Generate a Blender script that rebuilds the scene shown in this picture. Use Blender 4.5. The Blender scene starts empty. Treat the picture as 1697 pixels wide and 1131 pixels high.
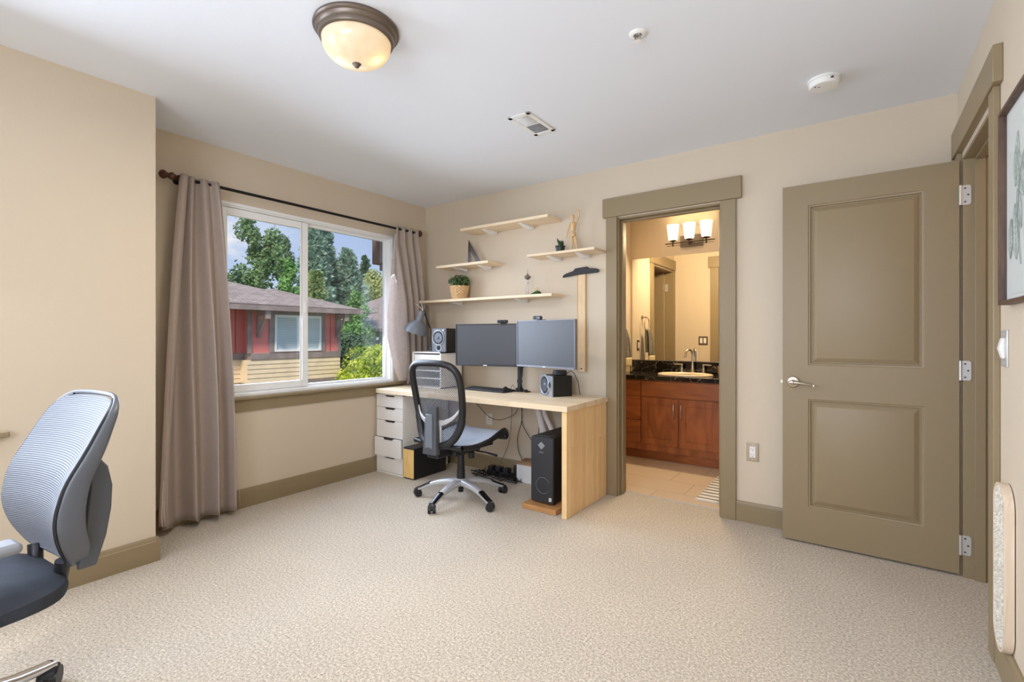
import bpy, bmesh, math, random
from math import pi, sin, cos, radians as R
from mathutils import Vector, Matrix
random.seed(7)
S = bpy.context.scene
COL = S.collection
ORG = {}

# ------------------------------------------------------------------ helpers
def lin(c):
    return tuple(((v/255)/12.92 if v/255 <= .04045 else ((v/255+.055)/1.055)**2.4) for v in c)+(1,)

class MB:
    """collects shapes that become ONE mesh"""
    def __init__(s): s.v=[]; s.f=[]; s.flip=False
    def add(s, vs, fs):
        b=len(s.v); s.v+= [tuple(p) for p in vs]; s.f+=[tuple(b+i for i in f) for f in fs]; return s
    def box(s,x0,x1,y0,y1,z0,z1,M=None):
        x0,x1=min(x0,x1),max(x0,x1); y0,y1=min(y0,y1),max(y0,y1); z0,z1=min(z0,z1),max(z0,z1)
        vs=[(x,y,z) for z in (z0,z1) for y in (y0,y1) for x in (x0,x1)]
        if M: vs=[M@Vector(p) for p in vs]
        return s.add(vs,[(0,2,3,1),(4,5,7,6),(0,1,5,4),(2,6,7,3),(0,4,6,2),(1,3,7,5)])
    def cyl(s,p0,p1,r0,r1=None,n=20,cap=True):
        r1=r0 if r1 is None else r1
        p0=Vector(p0);p1=Vector(p1); d=(p1-p0).normalized()
        a=d.orthogonal().normalized(); b=d.cross(a)
        vs=[p0+a*cos(2*pi*i/n)*r0+b*sin(2*pi*i/n)*r0 for i in range(n)]+[p1+a*cos(2*pi*i/n)*r1+b*sin(2*pi*i/n)*r1 for i in range(n)]
        fs=[(i,(i+1)%n,n+(i+1)%n,n+i) for i in range(n)]
        if cap: fs+=[tuple(range(n-1,-1,-1)),tuple(range(n,2*n))]
        return s.add(vs,fs)
    def lathe(s,prof,c=(0,0,0),n=32,axis=(0,0,1),cap=True):
        c=Vector(c); ax=Vector(axis).normalized(); a=ax.orthogonal().normalized(); b=ax.cross(a)
        if abs(ax.z)>.99: a=Vector((1,0,0)); b=Vector((0,1,0))*(1 if ax.z>0 else -1)
        vs=[];fs=[]
        for (r,h) in prof:
            for i in range(n):
                t=2*pi*i/n; vs.append(c+ax*h+(a*cos(t)+b*sin(t))*max(r,1e-5))
        for k in range(len(prof)-1):
            for i in range(n): fs.append((k*n+i,k*n+(i+1)%n,(k+1)*n+(i+1)%n,(k+1)*n+i))
        if cap:
            fs.append(tuple(range(n-1,-1,-1))); m=(len(prof)-1)*n; fs.append(tuple(range(m,m+n)))
        return s.add(vs,fs)
    def tube(s,pts,r,n=8,cap=True):
        pts=[Vector(p) for p in pts]; rs=r if isinstance(r,(list,tuple)) else [r]*len(pts)
        vs=[];fs=[]; prev=None
        for k,p in enumerate(pts):
            d=(pts[min(k+1,len(pts)-1)]-pts[max(k-1,0)]).normalized()
            if prev is None: a=d.orthogonal().normalized()
            else:
                a=prev-d*prev.dot(d); a=a.normalized() if a.length>1e-6 else d.orthogonal().normalized()
            prev=a; b=d.cross(a)
            for i in range(n):
                t=2*pi*i/n; vs.append(p+(a*cos(t)+b*sin(t))*rs[k])
        for k in range(len(pts)-1):
            for i in range(n): fs.append((k*n+i,k*n+(i+1)%n,(k+1)*n+(i+1)%n,(k+1)*n+i))
        if cap:
            fs.append(tuple(range(n-1,-1,-1))); m=(len(pts)-1)*n; fs.append(tuple(range(m,m+n)))
        return s.add(vs,fs)
    def prism(s,poly,f0,f1):
        """poly: 2-D outline; f0,f1 map (u,v)->3-D for the two faces"""
        n=len(poly); vs=[f0(*p) for p in poly]+[f1(*p) for p in poly]
        return s.add(vs,[tuple(range(n-1,-1,-1)),tuple(range(n,2*n))]+[(i,(i+1)%n,n+(i+1)%n,n+i) for i in range(n)])
    def sheet(s,f,nu,nv,closed=False):
        vs=[f(i/nu,j/nv) for j in range(nv+1) for i in range(nu+(0 if closed else 1))]
        w=nu if closed else nu+1
        fs=[]
        for j in range(nv):
            for i in range(nu):
                i2=(i+1)%w if closed else i+1
                fs.append((j*w+i,j*w+i2,(j+1)*w+i2,(j+1)*w+i))
        return s.add(vs,fs)
    def sphere(s,c,r,n=16,m=10,sc=(1,1,1)):
        c=Vector(c)
        vs=[];fs=[]
        for j in range(m+1):
            ph=pi*j/m
            for i in range(n):
                t=2*pi*i/n; rr=max(sin(ph),1e-4)
                vs.append(c+Vector((rr*cos(t)*sc[0],rr*sin(t)*sc[1],-cos(ph)*sc[2]))*r)
        for j in range(m):
            for i in range(n): fs.append((j*n+i,j*n+(i+1)%n,(j+1)*n+(i+1)%n,(j+1)*n+i))
        return s.add(vs,fs)
    def build(s,name,mat,parent=None,bev=0,smooth=True,solid=0,subd=0,ang=38,loc=None,seg=2,fixn=True):
        me=bpy.data.meshes.new(name)
        off=ORG.get(parent,Vector((0,0,0))) if parent else (Vector(loc) if loc else Vector((0,0,0)))
        me.from_pydata([Vector(p)-off for p in s.v],[],s.f)
        if fixn:
            bm=bmesh.new(); bm.from_mesh(me); bmesh.ops.recalc_face_normals(bm,faces=bm.faces); bm.to_mesh(me); bm.free()
        me.materials.append(mat)
        if smooth:
            me.polygons.foreach_set('use_smooth',[True]*len(me.polygons))
            me.set_sharp_from_angle(angle=R(ang))
        o=bpy.data.objects.new(name,me); COL.objects.link(o)
        if parent: o.parent=parent; ORG[o]=off
        elif loc: o.location=loc; ORG[o]=off
        if solid:
            md=o.modifiers.new('thickness','SOLIDIFY'); md.thickness=solid; md.offset=0
        if subd:
            md=o.modifiers.new('smooth','SUBSURF'); md.levels=subd; md.render_levels=subd
        if bev:
            md=o.modifiers.new('edges','BEVEL'); md.width=bev; md.segments=seg; md.limit_method='ANGLE'; md.angle_limit=R(35)
        return o

def tag(o,label,cat,group=None,kind=None):
    o['label']=label; o['category']=cat
    if group: o['group']=group
    if kind: o['kind']=kind
    return o
def thing(name,label,cat,loc=(0,0,0),rotz=0,group=None,kind=None,local=False):
    o=bpy.data.objects.new(name,None); COL.objects.link(o); o.empty_display_size=.05
    o.location=loc; o.rotation_euler=(0,0,rotz)
    ORG[o]=Vector((0,0,0)) if (local or rotz) else Vector(loc)
    return tag(o,label,cat,group,kind)

# ------------------------------------------------------------------ materials
def nodes(name):
    m=bpy.data.materials.new(name); m.use_nodes=True
    nt=m.node_tree; return m,nt,nt.nodes['Principled BSDF'],nt.nodes['Material Output']
def N(nt,t,**k):
    n=nt.nodes.new(t)
    for a,b in k.items():
        if a in n.inputs: n.inputs[a].default_value=b
        else: setattr(n,a,b)
    return n
def L(nt,a,b): nt.links.new(a,b)
def mat(name,c,rough=.5,metal=0,var=0,scale=8,bump=0,bscale=60,spec=.5,coat=0,stretch=None):
    m,nt,b,o=nodes(name)
    b.inputs['Base Color'].default_value=lin(c); b.inputs['Roughness'].default_value=rough; b.inputs['Metallic'].default_value=metal
    b.inputs['Specular IOR Level'].default_value=spec; b.inputs['Coat Weight'].default_value=coat
    tc=N(nt,'ShaderNodeTexCoord'); vec=tc.outputs['Object']
    if stretch:
        mp=N(nt,'ShaderNodeMapping'); mp.inputs['Scale'].default_value=stretch; L(nt,vec,mp.inputs[0]); vec=mp.outputs[0]
    if var:
        n=N(nt,'ShaderNodeTexNoise',Scale=scale,Detail=4); L(nt,vec,n.inputs['Vector'])
        r=N(nt,'ShaderNodeValToRGB')
        r.color_ramp.elements[0].position=.3; r.color_ramp.elements[1].position=.7
        r.color_ramp.elements[0].color=lin(tuple(max(0,v*(1-var)) for v in c)); r.color_ramp.elements[1].color=lin(tuple(min(255,v*(1+var)) for v in c))
        L(nt,n.outputs[0],r.inputs[0]); L(nt,r.outputs[0],b.inputs['Base Color'])
    if bump:
        n=N(nt,'ShaderNodeTexNoise',Scale=bscale,Detail=3); L(nt,vec,n.inputs['Vector'])
        bp=N(nt,'ShaderNodeBump',Strength=bump,Distance=.004); L(nt,n.outputs[0],bp.inputs['Height']); L(nt,bp.outputs[0],b.inputs['Normal'])
    return m
def emit(name,c,s):
    m,nt,b,o=nodes(name); b.inputs['Base Color'].default_value=lin(c); b.inputs['Emission Color'].default_value=lin(c); b.inputs['Emission Strength'].default_value=s
    return m
def bricks(name,c1,c2,mortar,w,h,msize,axes,rough=.6,off=.5,grain=.06,coat=0,bump=0):
    """staves, tiles, shingles: axes = which object axes run along a row / across rows"""
    m,nt,b,o=nodes(name); tc=N(nt,'ShaderNodeTexCoord'); sp=N(nt,'ShaderNodeSeparateXYZ'); L(nt,tc.outputs['Object'],sp.inputs[0])
    cb=N(nt,'ShaderNodeCombineXYZ'); L(nt,sp.outputs[axes[0]],cb.inputs[0]); L(nt,sp.outputs[axes[1]],cb.inputs[1])
    br=N(nt,'ShaderNodeTexBrick',offset=off); br.inputs['Scale'].default_value=1
    br.inputs['Color1'].default_value=lin(c1); br.inputs['Color2'].default_value=lin(c2); br.inputs['Mortar'].default_value=lin(mortar)
    br.inputs['Brick Width'].default_value=w; br.inputs['Row Height'].default_value=h; br.inputs['Mortar Size'].default_value=msize; br.inputs['Bias'].default_value=0
    L(nt,cb.outputs[0],br.inputs['Vector'])
    mp=N(nt,'ShaderNodeMapping'); mp.inputs['Scale'].default_value=(6,90,1); L(nt,cb.outputs[0],mp.inputs[0])
    n=N(nt,'ShaderNodeTexNoise',Scale=1,Detail=5,Distortion=.6); L(nt,mp.outputs[0],n.inputs['Vector'])
    mr=N(nt,'ShaderNodeMapRange'); mr.inputs['From Min'].default_value=.3; mr.inputs['From Max'].default_value=.7; mr.inputs['To Min'].default_value=1-grain; mr.inputs['To Max'].default_value=1+grain
    L(nt,n.outputs[0],mr.inputs[0])
    mx=N(nt,'ShaderNodeVectorMath',operation='SCALE'); L(nt,br.outputs[0],mx.inputs[0]); L(nt,mr.outputs[0],mx.inputs['Scale']); L(nt,mx.outputs[0],b.inputs['Base Color'])
    b.inputs['Roughness'].default_value=rough; b.inputs['Coat Weight'].default_value=coat
    if bump:
        bp=N(nt,'ShaderNodeBump',Strength=bump,Distance=.004,invert=True); L(nt,br.outputs['Fac'],bp.inputs['Height']); L(nt,bp.outputs[0],b.inputs['Normal'])
    return m
def woodgrain(name,c1,c2,stretch,rough=.4,coat=0,scale=1):
    m,nt,b,o=nodes(name); tc=N(nt,'ShaderNodeTexCoord'); mp=N(nt,'ShaderNodeMapping'); mp.inputs['Scale'].default_value=stretch; L(nt,tc.outputs['Object'],mp.inputs[0])
    n=N(nt,'ShaderNodeTexNoise',Scale=scale,Detail=6,Distortion=1.2); L(nt,mp.outputs[0],n.inputs['Vector'])
    r=N(nt,'ShaderNodeValToRGB'); r.color_ramp.elements[0].position=.3; r.color_ramp.elements[1].position=.72
    r.color_ramp.elements[0].color=lin(c1); r.color_ramp.elements[1].color=lin(c2); L(nt,n.outputs[0],r.inputs[0]); L(nt,r.outputs[0],b.inputs['Base Color'])
    b.inputs['Roughness'].default_value=rough; b.inputs['Coat Weight'].default_value=coat; b.inputs['Coat Roughness'].default_value=.2
    return m
def mesh_fabric(name,c,hole,scale,axes,rough=.7,lines=False,sheen=0):
    """woven see-through seat mesh: threads with real openings"""
    m,nt,b,o=nodes(name); b.inputs['Base Color'].default_value=lin(c); b.inputs['Roughness'].default_value=rough
    tc=N(nt,'ShaderNodeTexCoord'); sp=N(nt,'ShaderNodeSeparateXYZ'); L(nt,tc.outputs['Object'],sp.inputs[0])
    def s(ax,k,ph=0):
        a=N(nt,'ShaderNodeMath',operation='MULTIPLY'); L(nt,sp.outputs[ax],a.inputs[0]); a.inputs[1].default_value=k
        q=N(nt,'ShaderNodeMath',operation='SINE'); L(nt,a.outputs[0],q.inputs[0]); return q
    s1=s(axes[0],scale); s2=s(axes[1],scale)
    mu=N(nt,'ShaderNodeMath',operation='MULTIPLY'); L(nt,s1.outputs[0],mu.inputs[0]); L(nt,s2.outputs[0],mu.inputs[1])
    g=N(nt,'ShaderNodeMath',operation='GREATER_THAN'); L(nt,(s2 if lines else mu).outputs[0],g.inputs[0]); g.inputs[1].default_value=hole
    tr=N(nt,'ShaderNodeBsdfTransparent'); mx=N(nt,'ShaderNodeMixShader'); L(nt,g.outputs[0],mx.inputs[0]); L(nt,b.outputs[0],mx.inputs[1]); L(nt,tr.outputs[0],mx.inputs[2]); L(nt,mx.outputs[0],o.inputs['Surface'])
    return m

def carpet_mat():
    m,nt,b,o=nodes('beige_carpet'); tc=N(nt,'ShaderNodeTexCoord')
    n1=N(nt,'ShaderNodeTexNoise',Scale=105,Detail=6,Roughness=.85); n2=N(nt,'ShaderNodeTexNoise',Scale=1.3,Detail=3); n3=N(nt,'ShaderNodeTexVoronoi',Scale=260)
    for n in (n1,n2,n3): L(nt,tc.outputs['Object'],n.inputs['Vector'])
    r=N(nt,'ShaderNodeValToRGB'); r.color_ramp.elements[0].position=.36; r.color_ramp.elements[1].position=.64
    r.color_ramp.elements[0].color=lin((142,125,103)); r.color_ramp.elements[1].color=lin((247,235,216)); L(nt,n1.outputs[0],r.inputs[0])
    mr=N(nt,'ShaderNodeMapRange'); mr.inputs['From Min'].default_value=.3; mr.inputs['From Max'].default_value=.7; mr.inputs['To Min'].default_value=.94; mr.inputs['To Max'].default_value=1.05; L(nt,n2.outputs[0],mr.inputs[0])
    mx=N(nt,'ShaderNodeVectorMath',operation='SCALE'); L(nt,r.outputs[0],mx.inputs[0]); L(nt,mr.outputs[0],mx.inputs['Scale']); L(nt,mx.outputs[0],b.inputs['Base Color'])
    b.inputs['Roughness'].default_value=1; b.inputs['Specular IOR Level'].default_value=.1; b.inputs['Sheen Weight'].default_value=.15
    ad=N(nt,'ShaderNodeMath',operation='ADD'); L(nt,n1.outputs[0],ad.inputs[0]); L(nt,n3.outputs['Distance'],ad.inputs[1])
    bp=N(nt,'ShaderNodeBump',Strength=.6,Distance=.006); L(nt,ad.outputs[0],bp.inputs['Height']); L(nt,bp.outputs[0],b.inputs['Normal'])
    return m
def glass_mat(name,refl=.5,tint=(255,255,255)):
    m,nt,b,o=nodes(name); nt.nodes.remove(b)
    tr=N(nt,'ShaderNodeBsdfTransparent'); tr.inputs[0].default_value=lin(tint); gl=N(nt,'ShaderNodeBsdfGlossy'); gl.inputs['Roughness'].default_value=.0
    fr=N(nt,'ShaderNodeFresnel',IOR=1.45); mu=N(nt,'ShaderNodeMath',operation='MULTIPLY'); mu.inputs[1].default_value=refl; L(nt,fr.outputs[0],mu.inputs[0])
    mx=N(nt,'ShaderNodeMixShader'); L(nt,mu.outputs[0],mx.inputs[0]); L(nt,tr.outputs[0],mx.inputs[1]); L(nt,gl.outputs[0],mx.inputs[2]); L(nt,mx.outputs[0],o.inputs['Surface'])
    return m
def granite_mat():
    m,nt,b,o=nodes('black_granite'); tc=N(nt,'ShaderNodeTexCoord')
    n=N(nt,'ShaderNodeTexNoise',Scale=5,Detail=6,Distortion=1.5); L(nt,tc.outputs['Object'],n.inputs['Vector'])
    r=N(nt,'ShaderNodeValToRGB'); e=r.color_ramp.elements; e[0].position=.495; e[0].color=lin((14,12,12)); e[1].position=.5; e[1].color=lin((190,175,155)); k=e.new(.507); k.color=lin((16,14,13))
    L(nt,n.outputs[0],r.inputs[0]); L(nt,r.outputs[0],b.inputs['Base Color']); b.inputs['Roughness'].default_value=.12
    return m
def leaf_mat(name,c1,c2):
    m,nt,b,o=nodes(name); ob=N(nt,'ShaderNodeTexCoord'); n=N(nt,'ShaderNodeTexNoise',Scale=2.2,Detail=4); L(nt,ob.outputs['Object'],n.inputs['Vector'])
    r=N(nt,'ShaderNodeValToRGB'); r.color_ramp.elements[0].position=.35; r.color_ramp.elements[1].position=.65; r.color_ramp.elements[0].color=lin(c1); r.color_ramp.elements[1].color=lin(c2)
    L(nt,n.outputs[0],r.inputs[0]); L(nt,r.outputs[0],b.inputs['Base Color']); b.inputs['Roughness'].default_value=.7
    tl=N(nt,'ShaderNodeBsdfTranslucent'); L(nt,r.outputs[0],tl.inputs[0]); mx=N(nt,'ShaderNodeMixShader'); mx.inputs[0].default_value=.35; L(nt,b.outputs[0],mx.inputs[1]); L(nt,tl.outputs[0],mx.inputs[2]); L(nt,mx.outputs[0],o.inputs['Surface'])
    return m
def translucent(name,c,w=.4,rough=.9,var=.04,bump=.15):
    m=mat(name,c,rough,var=var,scale=30,bump=bump,bscale=500,spec=.2)
    nt=m.node_tree; b=nt.nodes['Principled BSDF']; o=nt.nodes['Material Output']
    tl=N(nt,'ShaderNodeBsdfTranslucent'); tl.inputs[0].default_value=lin(c); mx=N(nt,'ShaderNodeMixShader'); mx.inputs[0].default_value=w
    L(nt,b.outputs[0],mx.inputs[1]); L(nt,tl.outputs[0],mx.inputs[2]); L(nt,mx.outputs[0],o.inputs['Surface']); return m

M=dict(
 wall=mat('beige_wall_paint',(208,193,171),.75,bump=.12,bscale=130,spec=.25),
 ceil=mat('white_ceiling_paint',(230,233,237),.9,bump=.08,bscale=120,spec=.1),
 trim=mat('olive_trim_paint',(144,127,97),.42,bump=.05,bscale=90,spec=.4),
 carpet=carpet_mat(),
 white=mat('white_melamine',(238,236,232),.35), vinyl=mat('white_vinyl',(240,240,238),.3), plastic=mat('white_plastic',(236,234,228),.4),
 black=mat('black_plastic',(28,28,30),.42), blacksoft=mat('black_textured_plastic',(34,35,38),.6,bump=.2,bscale=300), blackgl=mat('black_gloss_plastic',(16,16,18),.15),
 darkgrey=mat('dark_grey_plastic',(72,75,80),.45), grey=mat('mid_grey_plastic',(128,131,136),.42), silver=mat('silver_paint',(196,197,199),.32,metal=.35), chrome=mat('polished_aluminium',(210,212,216),.18,metal=1),
 nickel=mat('brushed_nickel',(186,176,160),.28,metal=1), steelw=mat('satin_hinge_steel',(208,206,202),.4,metal=.5), bronze=mat('oil_bronze',(120,108,97),.38,metal=.7), darkbronze=mat('dark_bronze',(66,54,44),.4,metal=.6),
 pewter=mat('pewter',(140,137,134),.35,metal=.8),
 rodblack=mat('black_rod_metal',(30,27,25),.35,metal=.5), darkwood=woodgrain('turned_walnut',(54,28,20),(92,52,36),(30,8,30),.3),
 lampgrey=mat('grey_enamel',(112,117,124),.35),
 pine_top=bricks('pine_butcher_block_top',(240,222,192),(228,204,168),(212,184,144),.62,.042,.0008,(0,1),.45,grain=.06),
 pine_side=bricks('beech_butcher_block_side',(246,214,162),(234,196,142),(218,178,126),.9,.042,.0008,(2,1),.45,grain=.07),
 pine_shelf=woodgrain('pine_shelf',(228,202,166),(242,224,194),(3,60,60),.55),
 pine_plinth=woodgrain('oiled_plinth_board',(170,120,72),(205,152,96),(4,60,60),.5),
 birch=woodgrain('birch_front',(226,182,104),(244,208,140),(30,30,4),.5), mannequin=woodgrain('mannequin_beech',(206,166,112),(224,188,138),(60,60,10),.5), blade=woodgrain('maple_blade',(214,184,142),(230,206,168),(60,60,5),.45),
 walnut=woodgrain('walnut_frame',(70,50,38),(104,78,60),(40,40,6),.5), trianglew=mat('smoke_brown_acrylic',(74,60,52),.3),
 cherry=woodgrain('cherry_cabinet',(128,66,28),(178,102,50),(9,9,2.2),.35,.2), cherry_h=woodgrain('cherry_cabinet_horizontal',(130,68,28),(180,104,50),(2.2,9,9),.35,.2),
 granite=granite_mat(), tile=bricks('cream_floor_tile',(214,194,170),(206,186,162),(178,158,136),.6,.3,.004,(0,1),.35,off=.33,grain=.03),
 porcelain=mat('biscuit_porcelain',(232,212,180),.15), 
 mirror=mat('mirror_silver',(250,250,248),0,metal=1),
 glass=glass_mat('window_glass',.55), picglass=glass_mat('picture_glass',.22),
 curtain=translucent('taupe_curtain',(180,165,154),.1,var=.012), lining=translucent('pale_curtain_lining',(216,206,202),.35),
 towel=mat('grey_towel',(128,124,112),.95,var=.1,scale=60,bump=.5,bscale=300), towelc=mat('cream_towel_band',(224,206,164),.95,bump=.5,bscale=300),
 basket=mat('wicker',(222,188,140),.7,var=.07,scale=40), leafy=leaf_mat('pot_leaves',(52,78,40),(120,146,90)), succ=leaf_mat('succulent_leaves',(34,62,34),(84,120,74)), potgreen=mat('dark_green_pot',(34,44,38),.45),
 paper=mat('white_mat_board',(226,230,226),.8), print=mat('pale_print_paper',(220,226,221),.8), leafprint=mat('pale_sage_ink',(198,208,202),.8,var=.08,scale=25), vein=mat('grey_green_ink',(160,171,165),.8),
 chairseat=mesh_fabric('silver_seat_mesh',(176,182,192),.42,900,(0,1)), chairback=mesh_fabric('charcoal_back_mesh',(84,88,96),.12,430,(0,2)),
 ribmesh=None, seatfab=mat('charcoal_seat_fabric',(44,48,56),.85,var=.25,scale=10,bump=.3,bscale=500),
 screen=mat('matte_screen',(46,47,50),.45,spec=1,coat=.0), bezel=mat('graphite_bezel',(52,53,57),.4), bezelsilver=mat('silver_bezel',(128,130,137),.4,metal=.3),
 cone=mat('speaker_cone',(92,96,104),.35,metal=.3), rubber=mat('rubber',(24,24,25),.7), baffle=mat('grey_baffle',(98,101,106),.4), baffles=mat('silver_baffle',(150,153,158),.38,metal=.3), wood_black=mat('black_vinyl_wrap',(26,24,23),.5,bump=.15,bscale=200),
 pcfront=mat('black_mesh_panel',(40,41,44),.5,bump=.5,bscale=900), printgrey=mat('grey_print',(132,134,138),.5),
 sleeve=mat('white_cable_sleeve',(222,214,210),.6), cable=mat('black_cable',(20,19,19),.5), cablebrown=mat('grey_brown_wire',(96,86,80),.5),
 scratch=mat('cream_sisal_pile',(226,218,204),1,var=.14,scale=90,bump=1,bscale=170), palewood=woodgrain('pale_poplar',(214,192,166),(234,216,194),(30,30,4),.5),
 red=bricks('red_panel_siding',(226,130,124),(220,124,118),(150,90,86),9,1.02,.02,(2,1),.8,off=0,grain=.03), brownt=mat('brown_trim_boards',(150,134,128),.7,var=.1,scale=3), cream=mat('cream_lap_siding',(236,212,176),.7,var=.04,scale=3), cream2=mat('ochre_lap_siding',(226,186,118),.7),
 roof=bricks('composition_shingles',(180,166,156),(156,142,133),(128,116,109),.3,.14,.012,(1,0),.9,grain=.2), housewhite=mat('white_window_frame',(240,240,240),.5),
 blind=bricks('closed_blinds',(206,216,218),(200,210,213),(150,162,166),9,.06,.008,(1,2),.5,off=0,grain=.02),
 greyhouse=mat('weathered_siding',(150,146,128),.85,var=.1,scale=2), corbel=woodgrain('brown_stained_timber',(96,72,62),(140,112,98),(6,6,2),.75), bark=mat('tree_bark',(78,64,52),.9,var=.2,scale=6), ground=mat('lawn_and_soil',(96,110,70),1,var=.2,scale=1),
)
def rib():
    m,nt,b,o=nodes('ribbed_grey_mesh'); tc=N(nt,'ShaderNodeTexCoord'); sp=N(nt,'ShaderNodeSeparateXYZ'); L(nt,tc.outputs['Object'],sp.inputs[0])
    a=N(nt,'ShaderNodeMath',operation='MULTIPLY'); a.inputs[1].default_value=2*pi/.0062; L(nt,sp.outputs[2],a.inputs[0])
    q=N(nt,'ShaderNodeMath',operation='SINE'); L(nt,a.outputs[0],q.inputs[0])
    r=N(nt,'ShaderNodeValToRGB'); r.color_ramp.elements[0].position=0; r.color_ramp.elements[0].color=lin((72,75,83)); r.color_ramp.elements[1].position=.6; r.color_ramp.elements[1].color=lin((134,137,143))
    mr=N(nt,'ShaderNodeMapRange'); mr.inputs['From Min'].default_value=-1; L(nt,q.outputs[0],mr.inputs[0]); L(nt,mr.outputs[0],r.inputs[0]); L(nt,r.outputs[0],b.inputs['Base Color'])
    bp=N(nt,'ShaderNodeBump',Strength=.5,Distance=.002); L(nt,mr.outputs[0],bp.inputs['Height']); L(nt,bp.outputs[0],b.inputs['Normal']); b.inputs['Roughness'].default_value=.6
    return m
M['ribmesh']=rib()

# ------------------------------------------------------------------ the setting
H=2.44; W=3.876; XD=.446; YD=-2.393; YF=-4.7; TB=.14
def struct(name,mb,m,label,cat,**k):
    return tag(mb.build(name,m,**k),label,cat,kind='structure')
# floor (one carpet, running into the bathroom doorway)
fl=MB()
fl.add([(0,YF,0),(W,YF,0),(W,0,0),(0,0,0)],[(0,1,2,3)]); fl.add([(2.0,0,0),(2.73,0,0),(2.73,.125,0),(2.0,.125,0)],[(0,1,2,3)]); fl.add([(W,-.9,0),(W+1.2,-.9,0),(W+1.2,-.1,0),(W,-.1,0)],[(0,1,2,3)])
struct('floor',fl,M['carpet'],'beige cut pile carpet covering the bedroom floor','floor',smooth=False)
struct('floor_bathroom',MB().add([(1.43,.125,.002),(2.95,.125,.002),(2.95,1.7,.002),(1.43,1.7,.002)],[(0,1,2,3)]),M['tile'],'cream tiled floor seen through the bathroom doorway','floor',smooth=False)
struct('ceiling',MB().box(-.14,W+1.4,YF-.1,1.85,H,H+.15),M['ceil'],'flat white ceiling over the room','ceiling',smooth=False)
WY0,WY1,WZ0,WZ1=-1.90,-.40,.765,2.09
wl=MB()
wl.box(-.14,0,YD-.14,WY0,0,H); wl.box(-.14,0,WY1,.14,0,H); wl.box(-.14,0,WY0,WY1,0,WZ0); wl.box(-.14,0,WY0,WY1,WZ1,H)
struct('wall_left',wl,M['wall'],'beige wall around the wide sliding window','wall',smooth=False)
wd=MB(); wd.box(-.14,XD,YD-.14,YD,0,H)
D0,D1=-4.4,-2.97
wd.box(XD-.14,XD,D1,YD-.14,0,H); wd.box(XD-.14,XD,YF,D0,0,H); wd.box(XD-.14,XD,D0,D1,0,.775); wd.box(XD-.14,XD,D0,D1,2.09,H)
struct('wall_bumpout',wd,M['wall'],'beige wall stepping into the room behind the light grey chair','wall',smooth=False)
wb=MB(); wb.box(0,2.0,0,TB,0,H); wb.box(2.73,W+.115,0,TB,0,H); wb.box(2.0,2.73,0,TB,2.06,H)
struct('wall_back',wb,M['wall'],'beige wall behind the desk with the bathroom doorway','wall',smooth=False)
wr=MB(); wr.box(W,W+.115,-.155,0,0,H); wr.box(W,W+.115,YF,-.875,0,H); wr.box(W,W+.115,-.875,-.155,2.06,H)
struct('wall_right',wr,M['wall'],'beige wall with the hall doorway and framed botanical print','wall',smooth=False)
wf=MB(); wf.box(-.14,1.9,YF-.1,YF,0,H); wf.box(3.6,W+.115,YF-.1,YF,0,H); wf.box(1.9,3.6,YF-.1,YF,0,.765); wf.box(1.9,3.6,YF-.1,YF,2.09,H)  # opening cut for the added rear window
struct('wall_front',wf,M['wall'],'beige wall closing the room behind the viewpoint','wall',smooth=False)
hl=MB(); hl.box(W+1.2,W+1.3,-1.1,.2,0,H); hl.box(W+.115,W+1.3,.1,.2,0,H); hl.box(W+.115,W+1.3,-1.2,-1.1,0,H)
struct('wall_hall',hl,M['wall'],'dim hallway wall beyond the open door','wall',smooth=False)
bw=MB(); bw.box(1.333,1.433,.14,.20,0,H); bw.box(1.333,1.433,.98,1.75,0,H); bw.box(1.333,1.433,.20,.98,2.05,H)
struct('wall_bathroom_left',bw,M['wall'],'beige bathroom side wall with the towel ring','wall',smooth=False)
struct('wall_bathroom_back',MB().box(1.333,3.0,1.68,1.78,0,H),M['wall'],'beige bathroom wall above the mirror','wall',smooth=False)
struct('wall_bathroom_right',MB().box(2.9,3.0,.14,1.68,0,H),M['wall'],'beige bathroom wall behind its open door','wall',smooth=False)
cl=MB(); cl.box(.5,1.333,-.0+.14,.2,0,H); cl.box(.5,.6,.14,1.3,0,H); cl.box(.5,1.333,1.2,1.3,0,H); cl.box(.6,1.333,.2,1.2,-.02,0)
struct('wall_closet',cl,M['wall'],'closet walls behind the bathroom side doorway','wall',smooth=False)
# baseboards
def bb_prof(th=.016,h=.128): return [(0,0),(th,0),(th,h-.024),(th-.004,h-.020),(th-.005,h-.006),(th-.009,h),(0,h)]
def bb_x(y,x0,x1,sgn): return MB().prism(bb_prof(),lambda u,v:(x0,y+sgn*u,v),lambda u,v:(x1,y+sgn*u,v))
def bb_y(x,y0,y1,sgn): return MB().prism(bb_prof(),lambda u,v:(x+sgn*u,y0,v),lambda u,v:(x+sgn*u,y1,v))
struct('baseboard_left',bb_y(0,YD,0,1),M['trim'],'olive baseboard below the sliding window','baseboard')
b=bb_y(XD,YF,YD,1); b.prism(bb_prof(),lambda u,v:(0,YD+u,v),lambda u,v:(XD+.016,YD+u,v))
struct('baseboard_bumpout',b,M['trim'],'olive baseboard wrapping the projecting left wall corner','baseboard')
b=bb_x(0,0,1.92,-1)
struct('baseboard_back',b,M['trim'],'olive baseboard on the wall under the desk','baseboard')
struct('baseboard_back_right',bb_x(0,2.82,W,-1),M['trim'],'short olive baseboard between the doorway trim and open door','baseboard')
struct('baseboard_right',bb_y(W,YF,-.95,-1),M['trim'],'olive baseboard under the oval scratching pad','baseboard')
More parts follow.
